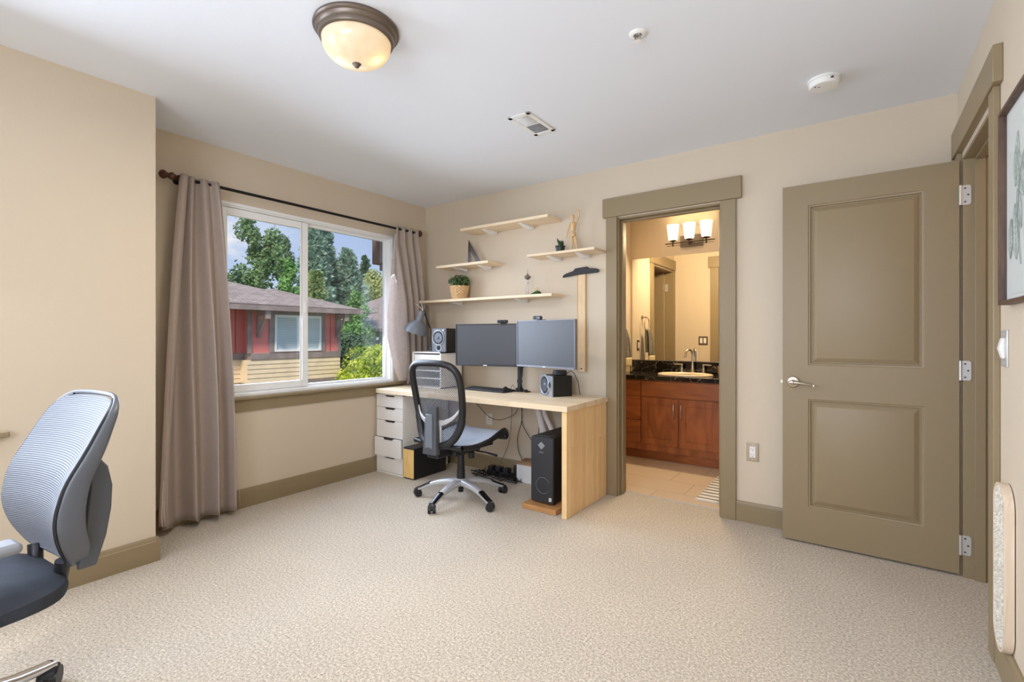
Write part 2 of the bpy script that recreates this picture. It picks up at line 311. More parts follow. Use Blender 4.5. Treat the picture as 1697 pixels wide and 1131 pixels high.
# bathroom doorway trim
def boxes(*bs):
    m=MB()
    for q in bs: m.box(*q)
    return m
t=thing('trim_1','olive casing and jamb framing the bathroom doorway','door trim',(2.36,0,0),kind='structure')
boxes((1.92,2.006,-.02,0,0,2.066)).build('casing',M['trim'],t,bev=.003)
boxes((2.726,2.819,-.02,0,0,2.066)).build('casing',M['trim'],t,bev=.003)
boxes((1.895,2.852,-.027,0,2.066,2.207)).build('header',M['trim'],t,bev=.003)
boxes((2.0,2.014,0,TB,0,2.06),(2.716,2.73,0,TB,0,2.06),(2.014,2.716,0,TB,2.046,2.06),(2.014,2.026,.05,.09,0,2.046),(2.704,2.716,.05,.09,0,2.046),(2.026,2.704,.05,.09,2.034,2.046)).build('jamb',M['trim'],t,bev=.002)
boxes((1.90,2.004,TB,TB+.02,0,2.066),(2.728,2.83,TB,TB+.02,0,2.066),(1.875,2.855,TB,TB+.027,2.066,2.207)).build('bathroom_casing',M['trim'],t,bev=.003)
boxes((2.0,2.73,.118,.13,0,.006)).build('threshold',M['steelw'],t)
# hall doorway trim
t=thing('trim_2','olive casing and jamb framing the hall doorway','door trim',(W,-.5,0),kind='structure')
boxes((W-.02,W,-.149,-.06,0,2.085)).build('casing',M['trim'],t,bev=.003)
boxes((W-.02,W,-.948,-.866,0,2.085)).build('casing',M['trim'],t,bev=.003)
boxes((W-.028,W,-.99,-.035,2.085,2.219)).build('header',M['trim'],t,bev=.003)
boxes((W,W+.115,-.17,-.155,0,2.06),(W,W+.115,-.875,-.86,0,2.06),(W,W+.115,-.86,-.17,2.046,2.06),(W+.042,W+.08,-.182,-.17,0,2.046),(W+.042,W+.08,-.86,-.848,0,2.046),(W+.042,W+.08,-.848,-.182,2.034,2.046)).build('jamb',M['trim'],t,bev=.002)
boxes((W+.115,W+.135,-.16,-.07,0,2.085),(W+.115,W+.135,-.95,-.866,0,2.085)).build('hall_casing',M['trim'],t,bev=.003)
# bathroom side doorway (seen in the mirror)
t=thing('trim_3','olive casing of the doorway reflected in the bathroom mirror','door trim',(1.433,.6,0),kind='structure')
boxes((1.433,1.453,.145,.215,0,2.06),(1.433,1.453,.97,1.06,0,2.06),(1.433,1.46,.145,1.08,2.06,2.19)).build('casing',M['trim'],t,bev=.003)
boxes((1.333,1.433,.2,.214,0,2.05),(1.333,1.433,.966,.98,0,2.05),(1.333,1.433,.214,.966,2.036,2.05)).build('jamb',M['trim'],t,bev=.002)
# window stool and apron
t=thing('trim_4','olive sill and apron below the sliding window','window sill',(0,-1.1,.74),kind='structure')
boxes((-.03,.045,-1.99,-.262,.745,.765)).build('sill',M['trim'],t,bev=.004)
boxes((0,.018,-1.95,-.30,.665,.745)).build('apron',M['trim'],t,bev=.003)
tag(boxes((XD-.03,XD+.045,D0-.05,-2.94,.747,.770)).build('trim_5',M['trim'],bev=.004),'end of an olive window sill at the picture edge','window sill',kind='structure')
# the sliding window
w=thing('window_1','white sliding window looking out on the red house','window',(-.05,-1.15,WZ0),kind='structure')
def frame_yz(mb,x0,x1,y0,y1,z0,z1,t,tb=None):
    tb=tb or t
    mb.box(x0,x1,y0,y0+t,z0,z1); mb.box(x0,x1,y1-t,y1,z0,z1); mb.box(x0,x1,y0+t,y1-t,z1-t,z1); mb.box(x0,x1,y0+t,y1-t,z0,z0+tb); return mb
f=frame_yz(MB(),-.105,-.012,WY0,WY1,WZ0,WZ1,.028); frame_yz(f,-.012,.004,WY0,WY1,WZ0,WZ1,.02)
f.build('window_frame',M['vinyl'],w,bev=.003)
s1=frame_yz(MB(),-.06,-.028,WY0+.028,-1.228,WZ0+.03,WZ1-.03,.05,.05); s1.box(-.026,-.020,-1.30,-1.285,WZ0+.03,WZ1-.03)
s1=s1.build('sliding_sash',M['vinyl'],w,bev=.003)
boxes((-.046,-.042,WY0+.075,-1.275,WZ0+.078,WZ1-.078)).build('pane',M['glass'],s1,smooth=False)
boxes((-.03,-.014,-1.262,-1.246,1.36,1.45)).build('latch',M['vinyl'],s1,bev=.003)
s2=frame_yz(MB(),-.098,-.066,-1.245,WY1-.022,WZ0+.022,WZ1-.022,.024,.024).build('fixed_sash',M['vinyl'],w,bev=.003)
boxes((-.085,-.081,-1.222,WY1-.045,WZ0+.045,WZ1-.045)).build('pane',M['glass'],s2,smooth=False)
# the window behind the left picture edge lets daylight in
w=thing('window_2','white window of the projecting wall beyond the picture edge','window',(XD-.05,-3.7,.77),kind='structure')
frame_yz(MB(),XD-.11,XD-.05,D0,D1,.775,2.09,.03).build('window_frame',M['vinyl'],w,bev=.003)
boxes((XD-.085,XD-.081,D0+.03,D1-.03,.805,2.06)).build('pane',M['glass'],w,smooth=False)

w=thing('added_window','added white window behind the viewpoint, made for the fill light','window',(2.75,YF-.05,.77),kind='structure')  # made-up unseen window, added to house the fill for the right side
m_=MB(); m_.box(1.9,1.94,YF-.09,YF-.03,.765,2.09); m_.box(3.56,3.6,YF-.09,YF-.03,.765,2.09); m_.box(1.94,3.56,YF-.09,YF-.03,.765,.805); m_.box(1.94,3.56,YF-.09,YF-.03,2.05,2.09); m_.box(2.73,2.77,YF-.09,YF-.03,.805,2.05); m_.build('window_frame',M['vinyl'],w,bev=.003)
boxes((1.94,3.56,YF-.064,YF-.06,.805,2.05)).build('pane',M['glass'],w,smooth=False)

# ------------------------------------------------------------------ doors
def panel_door(name,label,x0,x1,yf,yb,z0,z1,panels):
    """leaf lying along x, visible face at y=yf; raised panels on both faces"""
    d=thing(name,label,'door',((x0+x1)/2,(yf+yb)/2,z0),kind='structure')
    mb=MB(); rec=.011
    ys=[yf,yb]
    m2=(yf+yb)/2
    px0,px1=panels[0][0],panels[0][1]
    zs=sorted(panels,key=lambda p:p[2])
    mb.box(x0,px0,yf,yb,z0,z1); mb.box(px1,x1,yf,yb,z0,z1)
    zz=z0
    for p in zs: mb.box(px0,px1,yf,yb,zz,p[2]); zz=p[3]
    mb.box(px0,px1,yf,yb,zz,z1)
    leaf=mb.build('leaf',M['trim'],d)
    for p in panels:
        q=MB(); a,b_,c,e=p
        for sg,y in ((1 if yb>yf else -1,yf),(-1 if yb>yf else 1,yb)):
            # groove, ovolo and raised field
            def ring(i,dep): return [(a+i,y+sg*dep,c+i),(b_-i,y+sg*dep,c+i),(b_-i,y+sg*dep,e-i),(a+i,y+sg*dep,e-i)]
            prof=[(0,.0),(.003,.004),(.011,.006),(.014,.0155),(.019,.0155),(.040,.005),(.043,.004)]
            vs=[];fs=[]
            for i,dp in prof: vs+=ring(i,dp)
            for k in range(len(prof)-1):
                for j in range(4): fs.append((k*4+j,k*4+(j+1)%4,(k+1)*4+(j+1)%4,(k+1)*4+j))
            k=(len(prof)-1)*4; fs.append((k,k+1,k+2,k+3)); q.add(vs,fs)
        q.build('panel',M['trim'],d,ang=20)
    return d
dr=panel_door('door_1','open olive two-panel door standing along the back wall',3.099,3.863,-.167,-.132,.012,2.046,[(3.226,3.732,.21,.825),(3.226,3.732,1.016,1.925)])
# lever handle
h=MB(); cx_,cz_=3.152,.918
h.lathe([(.033,0),(.033,.004),(.029,.009),(.014,.012),(.012,.03),(.013,.038),(.013,.05),(.006,.054)],(cx_,-.167,cz_),28,axis=(0,-1,0))
def lever(u,v):
    xx=cx_-.012+.115*u; a=2*pi*v; hh=.011*(1-.55*u); tt=.007*(1-.3*u)
    return (xx,-.211+.012*u*u-.002+tt*cos(a),cz_-.014*u*u+hh*sin(a))
h.sheet(lever,14,14); h.box(cx_+.10,cx_+.106,-.212,-.196,cz_-.018,cz_-.008)
h.build('lever_handle',M['nickel'],dr)
k=MB(); k.lathe([(.033,0),(.033,.004),(.029,.009),(.012,.012),(.012,.05)],(cx_,-.132,cz_),20,axis=(0,1,0)); k.build('rear_handle',M['nickel'],dr)
k=MB(); k.box(3.0975,3.1,-.16,-.139,cz_-.03,cz_+.03); k.box(3.088,3.1,-.156,-.143,cz_-.009,cz_+.009); k.build('latch_bolt',M['nickel'],dr,bev=.001)
for z in (1.871,1.013,.159):
    k=MB(); pl=[]
    for (u,v) in [(0,-.048),(.03,-.048),(.036,-.044),(.038,-.036),(.038,.036),(.036,.044),(.03,.048),(0,.048)]: pl.append((u,v))
    k.prism(pl,lambda u,v:(3.867+u,-.1705,z+v),lambda u,v:(3.867+u,-.173,z+v)); k.cyl((3.866,-.176,z-.048),(3.866,-.176,z+.048),.0055,n=12)
    hg=k.build('hinge',M['steelw'],dr)
    for (u,v) in [(.016,-.033),(.027,0),(.016,.033)]: MB().cyl((3.867+u,-.1729,z+v),(3.867+u,-.1738,z+v),.0045,n=10).build('screw',M['darkgrey'],hg)
# bathroom door leaf, swung into the bathroom
bd=thing('door_2','edge of the olive bathroom door opened into the bathroom','door',(2.70,.5,.012),kind='structure')
boxes((2.676,2.712,.168,.86,.012,2.036)).build('leaf',M['trim'],bd,bev=.002)
for z in (1.845,.985,.165):
    k=MB(); k.box(2.684,2.708,.164,.168,z-.045,z+.045); k.cyl((2.692,.160,z-.045),(2.692,.160,z+.045),.006,n=12); k.build('hinge',M['steelw'],bd,bev=.001)
bd=thing('door_3','tan closet door seen in the bathroom mirror','door',(1.35,.75,.012),kind='structure')
boxes((.61,1.328,.232,.267,.012,2.03)).build('leaf',M['trim'],bd,bev=.002)
mb=MB(); mb.box(1.336,1.375,.214,.222,1.78,1.88); mb.build('hinge',M['steelw'],bd)

# ------------------------------------------------------------------ ceiling fittings
lx,ly=1.785,-2.135
t=thing('ceiling_light','flush ceiling light with bronze ring and frosted glass bowl','ceiling light',(lx,ly,H))
MB().lathe([(.05,0),(.168,0),(.170,-.010),(.166,-.016),(.160,-.018),(.156,-.030),(.150,-.034),(.150,-.040),(.146,-.050),(.138,-.054),(.132,-.05),(.128,-.03)],(lx,ly,H),56,cap=False).build('pan_ring',M['bronze'],t)
def dome_mat():
    m,nt,b,o=nodes('frosted_alabaster_glass'); nt.nodes.remove(b)
    tc=N(nt,'ShaderNodeTexCoord'); n=N(nt,'ShaderNodeTexNoise',Scale=30,Detail=4); L(nt,tc.outputs['Object'],n.inputs['Vector'])
    r=N(nt,'ShaderNodeValToRGB'); r.color_ramp.elements[0].color=lin((244,228,196)); r.color_ramp.elements[1].color=lin((255,248,234)); L(nt,n.outputs[0],r.inputs[0])
    tl=N(nt,'ShaderNodeBsdfTranslucent'); L(nt,r.outputs[0],tl.inputs[0]); df=N(nt,'ShaderNodeBsdfDiffuse'); L(nt,r.outputs[0],df.inputs[0])
    em=N(nt,'ShaderNodeEmission',Strength=.10); L(nt,r.outputs[0],em.inputs[0])
    mx=N(nt,'ShaderNodeMixShader'); mx.inputs[0].default_value=.45; L(nt,tl.outputs[0],mx.inputs[1]); L(nt,df.outputs[0],mx.inputs[2])
    ad=N(nt,'ShaderNodeAddShader'); L(nt,mx.outputs[0],ad.inputs[0]); L(nt,em.outputs[0],ad.inputs[1])
    gl=N(nt,'ShaderNodeBsdfGlossy'); gl.inputs['Roughness'].default_value=.15; m2=N(nt,'ShaderNodeMixShader'); m2.inputs[0].default_value=.05; L(nt,ad.outputs[0],m2.inputs[1]); L(nt,gl.outputs[0],m2.inputs[2])
    L(nt,m2.outputs[0],o.inputs['Surface']); return m
prof=[(.136,-.046),(.134,-.060)]
for i in range(1,15):
    a=pi/2*i/14; prof.append((.134*cos(a)**.85 if i<14 else .004,-.060-.082*sin(a)))
MB().lathe(prof,(lx,ly,H),56,cap=False).build('glass_bowl',dome_mat(),t,solid=.003)
MB().lathe([(.004,-.132),(.016,-.138),(.018,-.143),(.014,-.147),(.011,-.151),(.008,-.157),(.002,-.160)],(lx,ly,H),20).build('finial',M['bronze'],t)
bl=emit('lit_bulb',(255,238,210),6)
for (dx,dy) in ((-.062,-.035),(.055,.045)):
    MB().sphere((lx+dx,ly+dy,H-.097),.024,14,10,(1,1,1.25)).build('bulb',bl,t)
t=thing('sprinkler_head','white pendent fire sprinkler on the ceiling','sprinkler',(2.713,-1.438,H))
MB().lathe([(.036,0),(.036,-.003),(.030,-.008),(.020,-.009),(.018,-.004)],(2.713,-1.438,H),28,cap=False).build('escutcheon',M['plastic'],t)
k=MB(); 
for s_ in (-1,1): k.tube([(2.713+s_*.010,-1.438,H-.002),(2.713+s_*.012,-1.438,H-.016),(2.713+s_*.004,-1.438,H-.030)],.003)
k.cyl((2.713,-1.438,H-.004),(2.713,-1.438,H-.026),.0025,n=10); k.build('frame_arm',M['nickel'],t)
MB().lathe([(.004,-.028),(.015,-.032),(.016,-.034),(.004,-.035)],(2.713,-1.438,H),20).build('deflector',M['plastic'],t)
sx,sy=3.322,-.556
t=thing('smoke_detector','round white smoke detector on the ceiling near the open door','smoke detector',(sx,sy,H))
MB().lathe([(.070,0),(.070,-.008),(.066,-.010)],(sx,sy,H),40).build('mounting_base',M['plastic'],t)
MB().lathe([(.064,-.010),(.066,-.012),(.065,-.030),(.060,-.036),(.040,-.038),(.002,-.038)],(sx,sy,H),40).build('cover',M['plastic'],t)
MB().cyl((sx-.02,sy-.02,H-.0375),(sx-.02,sy-.02,H-.039),.004,n=10).build('test_button',M['darkgrey'],t)
MB().cyl((sx-.035,sy-.028,H-.0375),(sx-.035,sy-.028,H-.039),.004,n=10).build('indicator_light',M['darkgrey'],t)
boxes((sx+.03,sx+.042,sy-.064,sy-.055,H-.024,H-.018)).build('side_slot',M['darkgrey'],t)
t=thing('ceiling_vent','white metal ceiling register with open louvres','vent',(1.885,-.97,H))
vx0,vx1,vy0,vy1=1.812,1.957,-1.122,-.822
k=MB(); k.box(vx0,vx1,vy0,vy0+.028,H-.006,H); k.box(vx0,vx1,vy1-.028,vy1,H-.006,H); k.box(vx0,vx0+.024,vy0,vy1,H-.006,H); k.box(vx1-.024,vx1,vy0,vy1,H-.006,H); k.box(vx0+.02,vx1-.02,-.976,-.968,H-.006,H)
k.build('frame',M['plastic'],t,bev=.002)
k=MB()
for i in range(8):
    y=vy0+.034+i*.0145; k.add([(vx0+.022,y,H-.006),(vx1-.022,y,H-.006),(vx1-.022,y-.010,H+.010),(vx0+.022,y-.010,H+.010)],[(0,1,2,3)])
for i in range(8):
    y=-.962+i*.0145; k.add([(vx0+.022,y,H-.006),(vx1-.022,y,H-.006),(vx1-.022,y+.012,H+.004),(vx0+.022,y+.012,H+.004)],[(0,1,2,3)])
k.build('louvre',M['plastic'],t,solid=.001,fixn=False)
boxes((vx0+.02,vx1-.02,vy0+.026,vy1-.026,H-.0015,H-.0005)).build('duct_shade_sheet',mat('painted_duct_shade',(48,46,44),.9),t)  # flat dark sheet stands in for the unlit duct behind the louvres

# ------------------------------------------------------------------ right wall things
t=thing('framed_picture','framed pale green botanical leaf print in a thin walnut frame','picture',(W,-1.42,1.61))
py0,py1,pz0,pz1=-1.76,-1.095,1.285,1.93
k=frame_yz(MB(),W-.032,W-.002,py0,py1,pz0,pz1,.012); k.build('frame',M['walnut'],t,bev=.001)
boxes((W-.012,W-.006,py0+.01,py1-.01,pz0+.01,pz1-.01)).build('mat_board',M['paper'],t)
boxes((W-.0135,W-.012,py0+.05,py1-.05,pz0+.03,pz1-.05)).build('print_sheet',M['print'],t)
def leaf_poly(cy,cz,ln,wd_,ang,x,mb,n=18,vein=None,x2=None):
    ps=[]
    for i in range(n+1):
        u=i/n; ps.append((u*ln,wd_*sin(pi*u)**.75*(1-.25*u)))
    for i in range(n-1,0,-1):
        u=i/n; ps.append((u*ln,-wd_*sin(pi*u)**.75*(1-.25*u)))
    ca,sa=cos(ang),sin(ang)
    f_=lambda u,v:(cy+u*ca-v*sa,cz+u*sa+v*ca)
    mb.add([(x,)+f_(*p) for p in ps],[tuple(range(len(ps)))])
    if vein is not None:
        vein.tube([(x2,)+f_(0,0),(x2,)+f_(ln*.97,0)],.0009,4)
        for j in range(1,9):
            u=j/9; wv=wd_*sin(pi*u)**.75*(1-.25*u)*.92
            for sg in (-1,1): vein.tube([(x2,)+f_(u*ln,0),(x2,)+f_(min(.98,u+.10)*ln,sg*wv)],.0005,3)
        for sg in (1,-1):
            vein.tube([(x2,)+f_(i/n*ln,sg*wd_*sin(pi*i/n)**.75*(1-.25*i/n)) for i in range(n+1)],.0006,3)
la=MB(); ve=MB(); xs=W-.0140
for (cy,cz,ln,wd_,an) in [(-1.23,1.65,.17,.035,100),(-1.25,1.64,.14,.03,250),(-1.24,1.42,.18,.045,85),(-1.33,1.60,.2,.045,60),(-1.36,1.70,.19,.05,110),(-1.34,1.45,.2,.05,120),(-1.45,1.62,.22,.055,75),(-1.5,1.5,.2,.05,300),(-1.55,1.66,.2,.05,100),(-1.42,1.40,.17,.045,70),(-1.18,1.56,.13,.03,275)]:
    leaf_poly(cy,cz,ln,wd_,R(an),xs,la,vein=ve,x2=xs-.0006); xs-=.00012
la.build('leaf_print',M['leafprint'],t,smooth=False,fixn=False); 
ve.tube([(W-.0165,-1.30,1.40),(W-.0165,-1.25,1.55),(W-.0165,-1.29,1.68),(W-.0165,-1.42,1.82)],.0015,5); ve.build('leaf_veins',M['vein'],t,fixn=False)
boxes((W-.021,W-.0195,py0+.012,py1-.012,pz0+.012,pz1-.012)).build('glazing',M['picglass'],t,smooth=False)
t=thing('light_switch','brushed metal rocker light switch below the framed picture','light switch',(W,-1.024,1.138))
boxes((W-.006,W,-1.068,-.980,1.075,1.202)).build('plate',M['steelw'],t,bev=.002)
k=MB(); k.prism([(0,0),(.005,0),(.014,.034),(.006,.07),(0,.07)],lambda u,v:(W-.006-u,-1.04,1.104+v),lambda u,v:(W-.006-u,-1.008,1.104+v)); k.build('rocker',M['plastic'],t,bev=.001)
for z in (1.09,1.187): MB().cyl((W-.006,-1.024,z),(W-.0075,-1.024,z),.003,n=10).build('screw',M['steelw'],t)
# cat scratching pad: a capsule board hung on the wall beside the door trim
t=thing('scratching_pad','capsule-shaped cat scratching pad with cream pile and pale wood rim','scratching pad',(W,-1.07,.43))
def capsule(r,hh,n=14):
    return [(r*cos(a),hh+r*sin(a)) for a in [pi*i/n for i in range(n+1)]]+[(-r*cos(a),-hh-r*sin(a)) for a in [pi*i/n for i in range(n+1)]]
oc=capsule(.080,.204); ic=capsule(.073,.204)
k=MB(); n=len(oc); xa,xb=W-.028,W-.003
vs=[(xb,-1.078+u,.398+v) for u,v in oc]+[(xa,-1.078+u,.398+v) for u,v in oc]+[(xa,-1.078+u,.398+v) for u,v in ic]+[(xb-.005,-1.078+u,.398+v) for u,v in ic]
k.add(vs,[(a*n+i,a*n+(i+1)%n,(a+1)*n+(i+1)%n,(a+1)*n+i) for a in range(3) for i in range(n)]+[tuple(range(n))])
k.build('wood_rim',M['palewood'],t,ang=50)
k=MB(); ic2=capsule(.072,.204,20); k.prism(ic2,lambda u,v:(W-.008,-1.078+u,.398+v),lambda u,v:(W-.023-.002*random.random(),-1.078+u,.398+v))
for i in range(1500):
    u=random.uniform(-.066,.066); v=random.uniform(-.27,.27)
    if abs(v)>.204 and u*u+(abs(v)-.204)**2>.064**2: continue
    a=random.uniform(0,6.3); k.tube([(W-.024,-1.078+u,.398+v),(W-.029,-1.078+u+.003*cos(a),.398+v+.003*sin(a)),(W-.026,-1.078+u+.008*cos(a),.398+v+.008*sin(a))],.0009,3)
k.build('pile_pad',M['scratch'],t,ang=60)

# ------------------------------------------------------------------ outlets
def outlet(x0,x1,z0,z1,label,plate,decora):
    cx=(x0+x1)/2; cz=(z0+z1)/2
    t=thing('wall_outlet',label,'outlet',(cx,0,cz))
    boxes((x0,x1,-.006,0,z0,z1)).build('plate',plate,t,bev=.002)
    if decora:
        boxes((cx-.0165,cx+.0165,-.008,-.006,cz-.034,cz+.034)).build('receptacle',M['plastic'],t,bev=.0008)
    for s_ in (-1,1):
        k=MB(); zc=cz+s_*.019
        if decora:
            k.box(cx-.0085,cx-.0065,-.0085,-.0078,zc-.001,zc+.007); k.box(cx+.0055,cx+.0075,-.0085,-.0078,zc-.001,zc+.006); k.cyl((cx,-.0078,zc-.008),(cx,-.0085,zc-.008),.0028,n=8)
        else: k.cyl((cx,-.006,zc*.0+cz+s_*.010),(cx,-.0085,cz+s_*.010),.0035,n=8)
        k.build('socket_hole',M['black'],t)
    for s_ in (-1,1): MB().cyl((cx,-.006,cz+s_*.047),(cx,-.0072,cz+s_*.047),.003,n=8).build('screw',M['steelw'],t)
outlet(2.879,2.948,.392,.507,'nickel-plated duplex outlet left of the open door',M['nickel'],True)
outlet(.766,.836,.400,.503,'white wall jack plate under the desk',M['plastic'],False)

# ------------------------------------------------------------------ curtains
t=thing('curtain_rod','black curtain rod with turned brown finials above the window','curtain rod',(.09,-1.2,2.147))
MB().cyl((.09,-2.15,2.147),(.09,-.185,2.147),.010,n=16).build('rod',M['rodblack'],t)
fp=[(.010,0),(.017,.004),(.017,.010),(.011,.016),(.015,.026),(.024,.040),(.020,.056),(.013,.064),(.022,.076),(.027,.090),(.021,.104),(.008,.112)]
MB().lathe(fp,(.09,-2.148,2.147),20,axis=(0,-1,0)).build('finial',M['darkwood'],t)
MB().lathe([(.010,0),(.03,.006),(.033,.02),(.028,.036),(.012,.044)],(.09,-.187,2.147),20,axis=(0,1,0)).build('finial',M['darkwood'],t)
for y in (-2.165+.03,-.205):
    k=MB(); k.cyl((.0,y,2.147),(.008,y,2.147),.022,n=16); k.cyl((.006,y,2.143),(.09,y,2.137),.006,n=10); k.cyl((.09,y-.008,2.147),(.09,y+.008,2.147),.0145,n=14); k.build('bracket',M['rodblack'],t)
def lerp(a,b,t): return a+(b-a)*t
def prof1(tab,z):
    for i in range(len(tab)-1):
        z0,v0=tab[i]; z1,v1=tab[i+1]
        if z<=z0 and z>=z1: return lerp(v0,v1,(z0-z)/(z0-z1))
    return tab[0][1] if z>tab[0][0] else tab[-1][1]
cu=thing('curtain','long taupe curtain hanging left of the window to the carpet','curtain',(.09,-2.05,2.147))
def cl_(u,v):
    z=lerp(2.168,.035,v); tt=v**.8
    y0=lerp(-2.150,-2.265,min(1,tt*1.05)); y1=lerp(-1.936,-1.790,tt)
    y=lerp(y0,y1,u)
    amp=lerp(.018,.054,min(1,v*1.6))
    ph=2*pi*(3.6*u+.18*sin(3*v+u*4))
    x=.105+amp*(sin(ph)+.18*sin(2*ph+.6))+.010*sin(2*pi*1.3*u+1+2*v)
    if v<.03: x=.09+(x-.09)*.9
    y+=.010*cos(ph)*min(1,v*2)
    return (x,y,z+.012*sin(2*pi*3.6*u)*v)
MB().sheet(cl_,110,50).build('drape',M['curtain'],cu,solid=.0025,ang=180)
def cl_f(u,v):
    z=lerp(2.166,.075,v); y=lerp(lerp(-2.158,-2.285,v**.7),lerp(-2.110,-2.235,v**.9),u); x=.098+.025*sin(pi*u+.2)+.035*v*(1-u*.6)
    return (x+.02,y,z)
MB().sheet(cl_f,14,40).build('folded_edge',M['curtain'],cu,solid=.0025,ang=180)
k=MB(); k.tube([(.165,-2.262,.34),(.168,-2.268,.24),(.17,-2.275,.13),(.172,-2.268,.075),(.172,-2.255,.075),(.17,-2.258,.13),(.168,-2.262,.22)],.003,6); k.build('tie_cord',mat('pale_cord',(205,192,180),.8),cu)
def cl_l(u,v):
    z=lerp(2.0,.05,v); y=lerp(-1.93,-1.795,v**.8)
    return (.06+.03*u,y+.014*(1-u),z)
MB().sheet(cl_l,4,40).build('lining',M['lining'],cu,solid=.002,ang=180)
cu=thing('curtain','taupe curtain gathered right of the window beside the desk lamp','curtain',(.09,-.3,2.147))
left=[(2.168,-.462),(1.916,-.492),(1.646,-.505),(1.38,-.49),(1.169,-.462),(1.009,-.43),(.845,-.38),(.742,-.34),(.55,-.32)]
seam=[(2.168,-.462),(2.02,-.462),(1.817,-.415),(1.497,-.352),(1.169,-.315),(.836,-.29),(.55,-.28)]
rgt=[(2.168,-.195),(2.125,-.2),(1.907,-.158),(1.511,-.112),(1.11,-.07),(.55,-.06)]
def xoff(z): return prof1([(2.168,.092),(1.5,.088),(.9,.062),(.7,.040),(.5,.038)],z)
def cr_(u,v):
    z=lerp(2.168,.737,v); y=lerp(prof1(seam,z),prof1(rgt,z),u)
    ph=2*pi*(3.2*u+.12*sin(4*v))
    a=prof1([(2.168,.018),(1.6,.026),(.9,.018),(.7,.010),(.5,.010)],z)
    return (xoff(z)+.006+a*sin(ph+.6),y,z)
MB().sheet(cr_,90,44).build('drape',M['curtain'],cu,solid=.0025,ang=180)
edge=[(2.12,-.470),(1.916,-.50),(1.646,-.534),(1.38,-.561),(1.169,-.548),(1.009,-.50),(.845,-.431),(.775,-.39)]
def cr_f(u,v):
    z=lerp(2.10,.772,v); y0=prof1(edge,z); y1=prof1(seam,z)+.004
    return (xoff(z)+.012+.012*sin(pi*u)+.016*sin(2*pi*u*1.2+.5)*sin(pi*v),lerp(y0,y1,u),z)
MB().sheet(cr_f,24,44).build('lining',M['lining'],cu,solid=.0025,ang=180)

# ------------------------------------------------------------------ wall shelves and what stands on them
def shelf(label,xf0,xf1,xb1,z1,th,dep,brs):
    t=thing('wall_shelf',label,'shelf',((xf0+xf1)/2,0,z1-th),group='pine boards on the wall over the desk')
    x0,x1=xf0,(xf1)
    boxes((x0,x1,-dep,-.001,z1-th,z1)).build('board',M['pine_shelf'],t,bev=.0015)
    for bx in brs:
        k=MB(); k.prism([(-.012,0),(-dep+.05,0),(-dep+.05,-.003),(-.012,-.026)],lambda u,v:(bx-.016-.02*(u>-.1),u,z1-th+v),lambda u,v:(bx+.016+.02*(u>-.1),u,z1-th+v)); k.box(bx-.016,bx+.016,-.012,-.001,z1-th-.022,z1-th); k.build('bracket',M['white'],t,bev=.001)
shelf('upper pine shelf, empty, highest of the four on the wall',.646,1.53,0,2.115,.022,.215,(.86,1.24))
shelf('short pine shelf carrying only the set square',.345,.945,0,1.816,.022,.205,(.52,.80))
shelf('pine shelf carrying the wooden mannequin and small succulent',1.332,1.914,0,1.824,.018,.205,(1.50,1.75))
shelf('longest, lowest pine shelf carrying the basket plant',.10,1.55,0,1.512,.022,.19,(.46,1.18))
# set square
t=MB(); zt=1.816
def tri(a,b,c,d): return a
outer=[(0,0),(.155,0),(.0,.232)]
A_=[(.588,zt),(.600,zt+.232),(.745,zt)]
In=[(.616,zt+.028),(.620,zt+.132),(.690,zt+.028)]
vs=[];
for y in (-.052,-.047): vs+=[(x,y,z) for x,z in A_]+[(x,y,z) for x,z in In]
fs=[]
for i in range(3):
    j=(i+1)%3
    fs+=[(i,j,3+j,3+i),(6+i,6+j,9+j,9+i),(i,j,6+j,6+i),(3+i,3+j,9+j,9+i)]
t.add(vs,fs)
tag(t.build('set_square',M['trianglew'],loc=(.66,-.05,zt),smooth=False),'dark brown drafting set square standing on the short shelf','set square')
# basket plant
bx,by,bz=.536,-.10,1.512
t=thing('potted_plant','bushy green plant in a woven wicker basket','plant',(bx,by,bz))
k=MB(); rows=9; nn=28
def wick(u,v):
    a=2*pi*u; r=lerp(.064,.084,v)+.0035*sin(nn/2*a*1.0+pi*int(v*rows))*1
    return (bx+r*cos(a),by+r*sin(a),bz+.002+.118*v)
k.sheet(wick,112,27,closed=True)
for j in range(rows):
    z=bz+.008+j*.0135; r=lerp(.064,.084,(j+.5)/rows)
    k.tube([(bx+(r+.0045*sin(14*a+pi*j))*cos(a),by+(r+.0045*sin(14*a+pi*j))*sin(a),z) for a in [2*pi*i/84 for i in range(85)]],.0048,5,cap=False)
k.cyl((bx,by,bz),(bx,by,bz+.004),.06); k.build('basket',M['basket'],t)
MB().cyl((bx,by,bz+.098),(bx,by,bz+.102),.078).build('soil',M['bark'],t)
def blob_leaves(c,r,n,s,sc=(1,1,1),seed=1,up=.3):
    rd=random.Random(seed); k=MB()
    for i in range(n):
        d=Vector((rd.gauss(0,1),rd.gauss(0,1),rd.gauss(0,1))).normalized(); q=r*(rd.random()**.45)
        p=Vector(c)+Vector((d.x*q*sc[0],d.y*q*sc[1],d.z*q*sc[2]))
        nrm=(d+Vector((rd.gauss(0,.5),rd.gauss(0,.5),rd.gauss(0,.5)+up))).normalized(); a=nrm.orthogonal().normalized(); a=Matrix.Rotation(rd.random()*6.28,3,nrm)@a; b=nrm.cross(a); z=s*rd.uniform(.7,1.25)
        k.add([p-a*z,p+b*z*.55-nrm*z*.1,p+a*z,p-b*z*.55-nrm*z*.1],[(0,1,2),(0,2,3)])
    return k
k=blob_leaves((bx,by,bz+.16),.105,520,.014,(1,.9,.62),3); 
rd=random.Random(5)
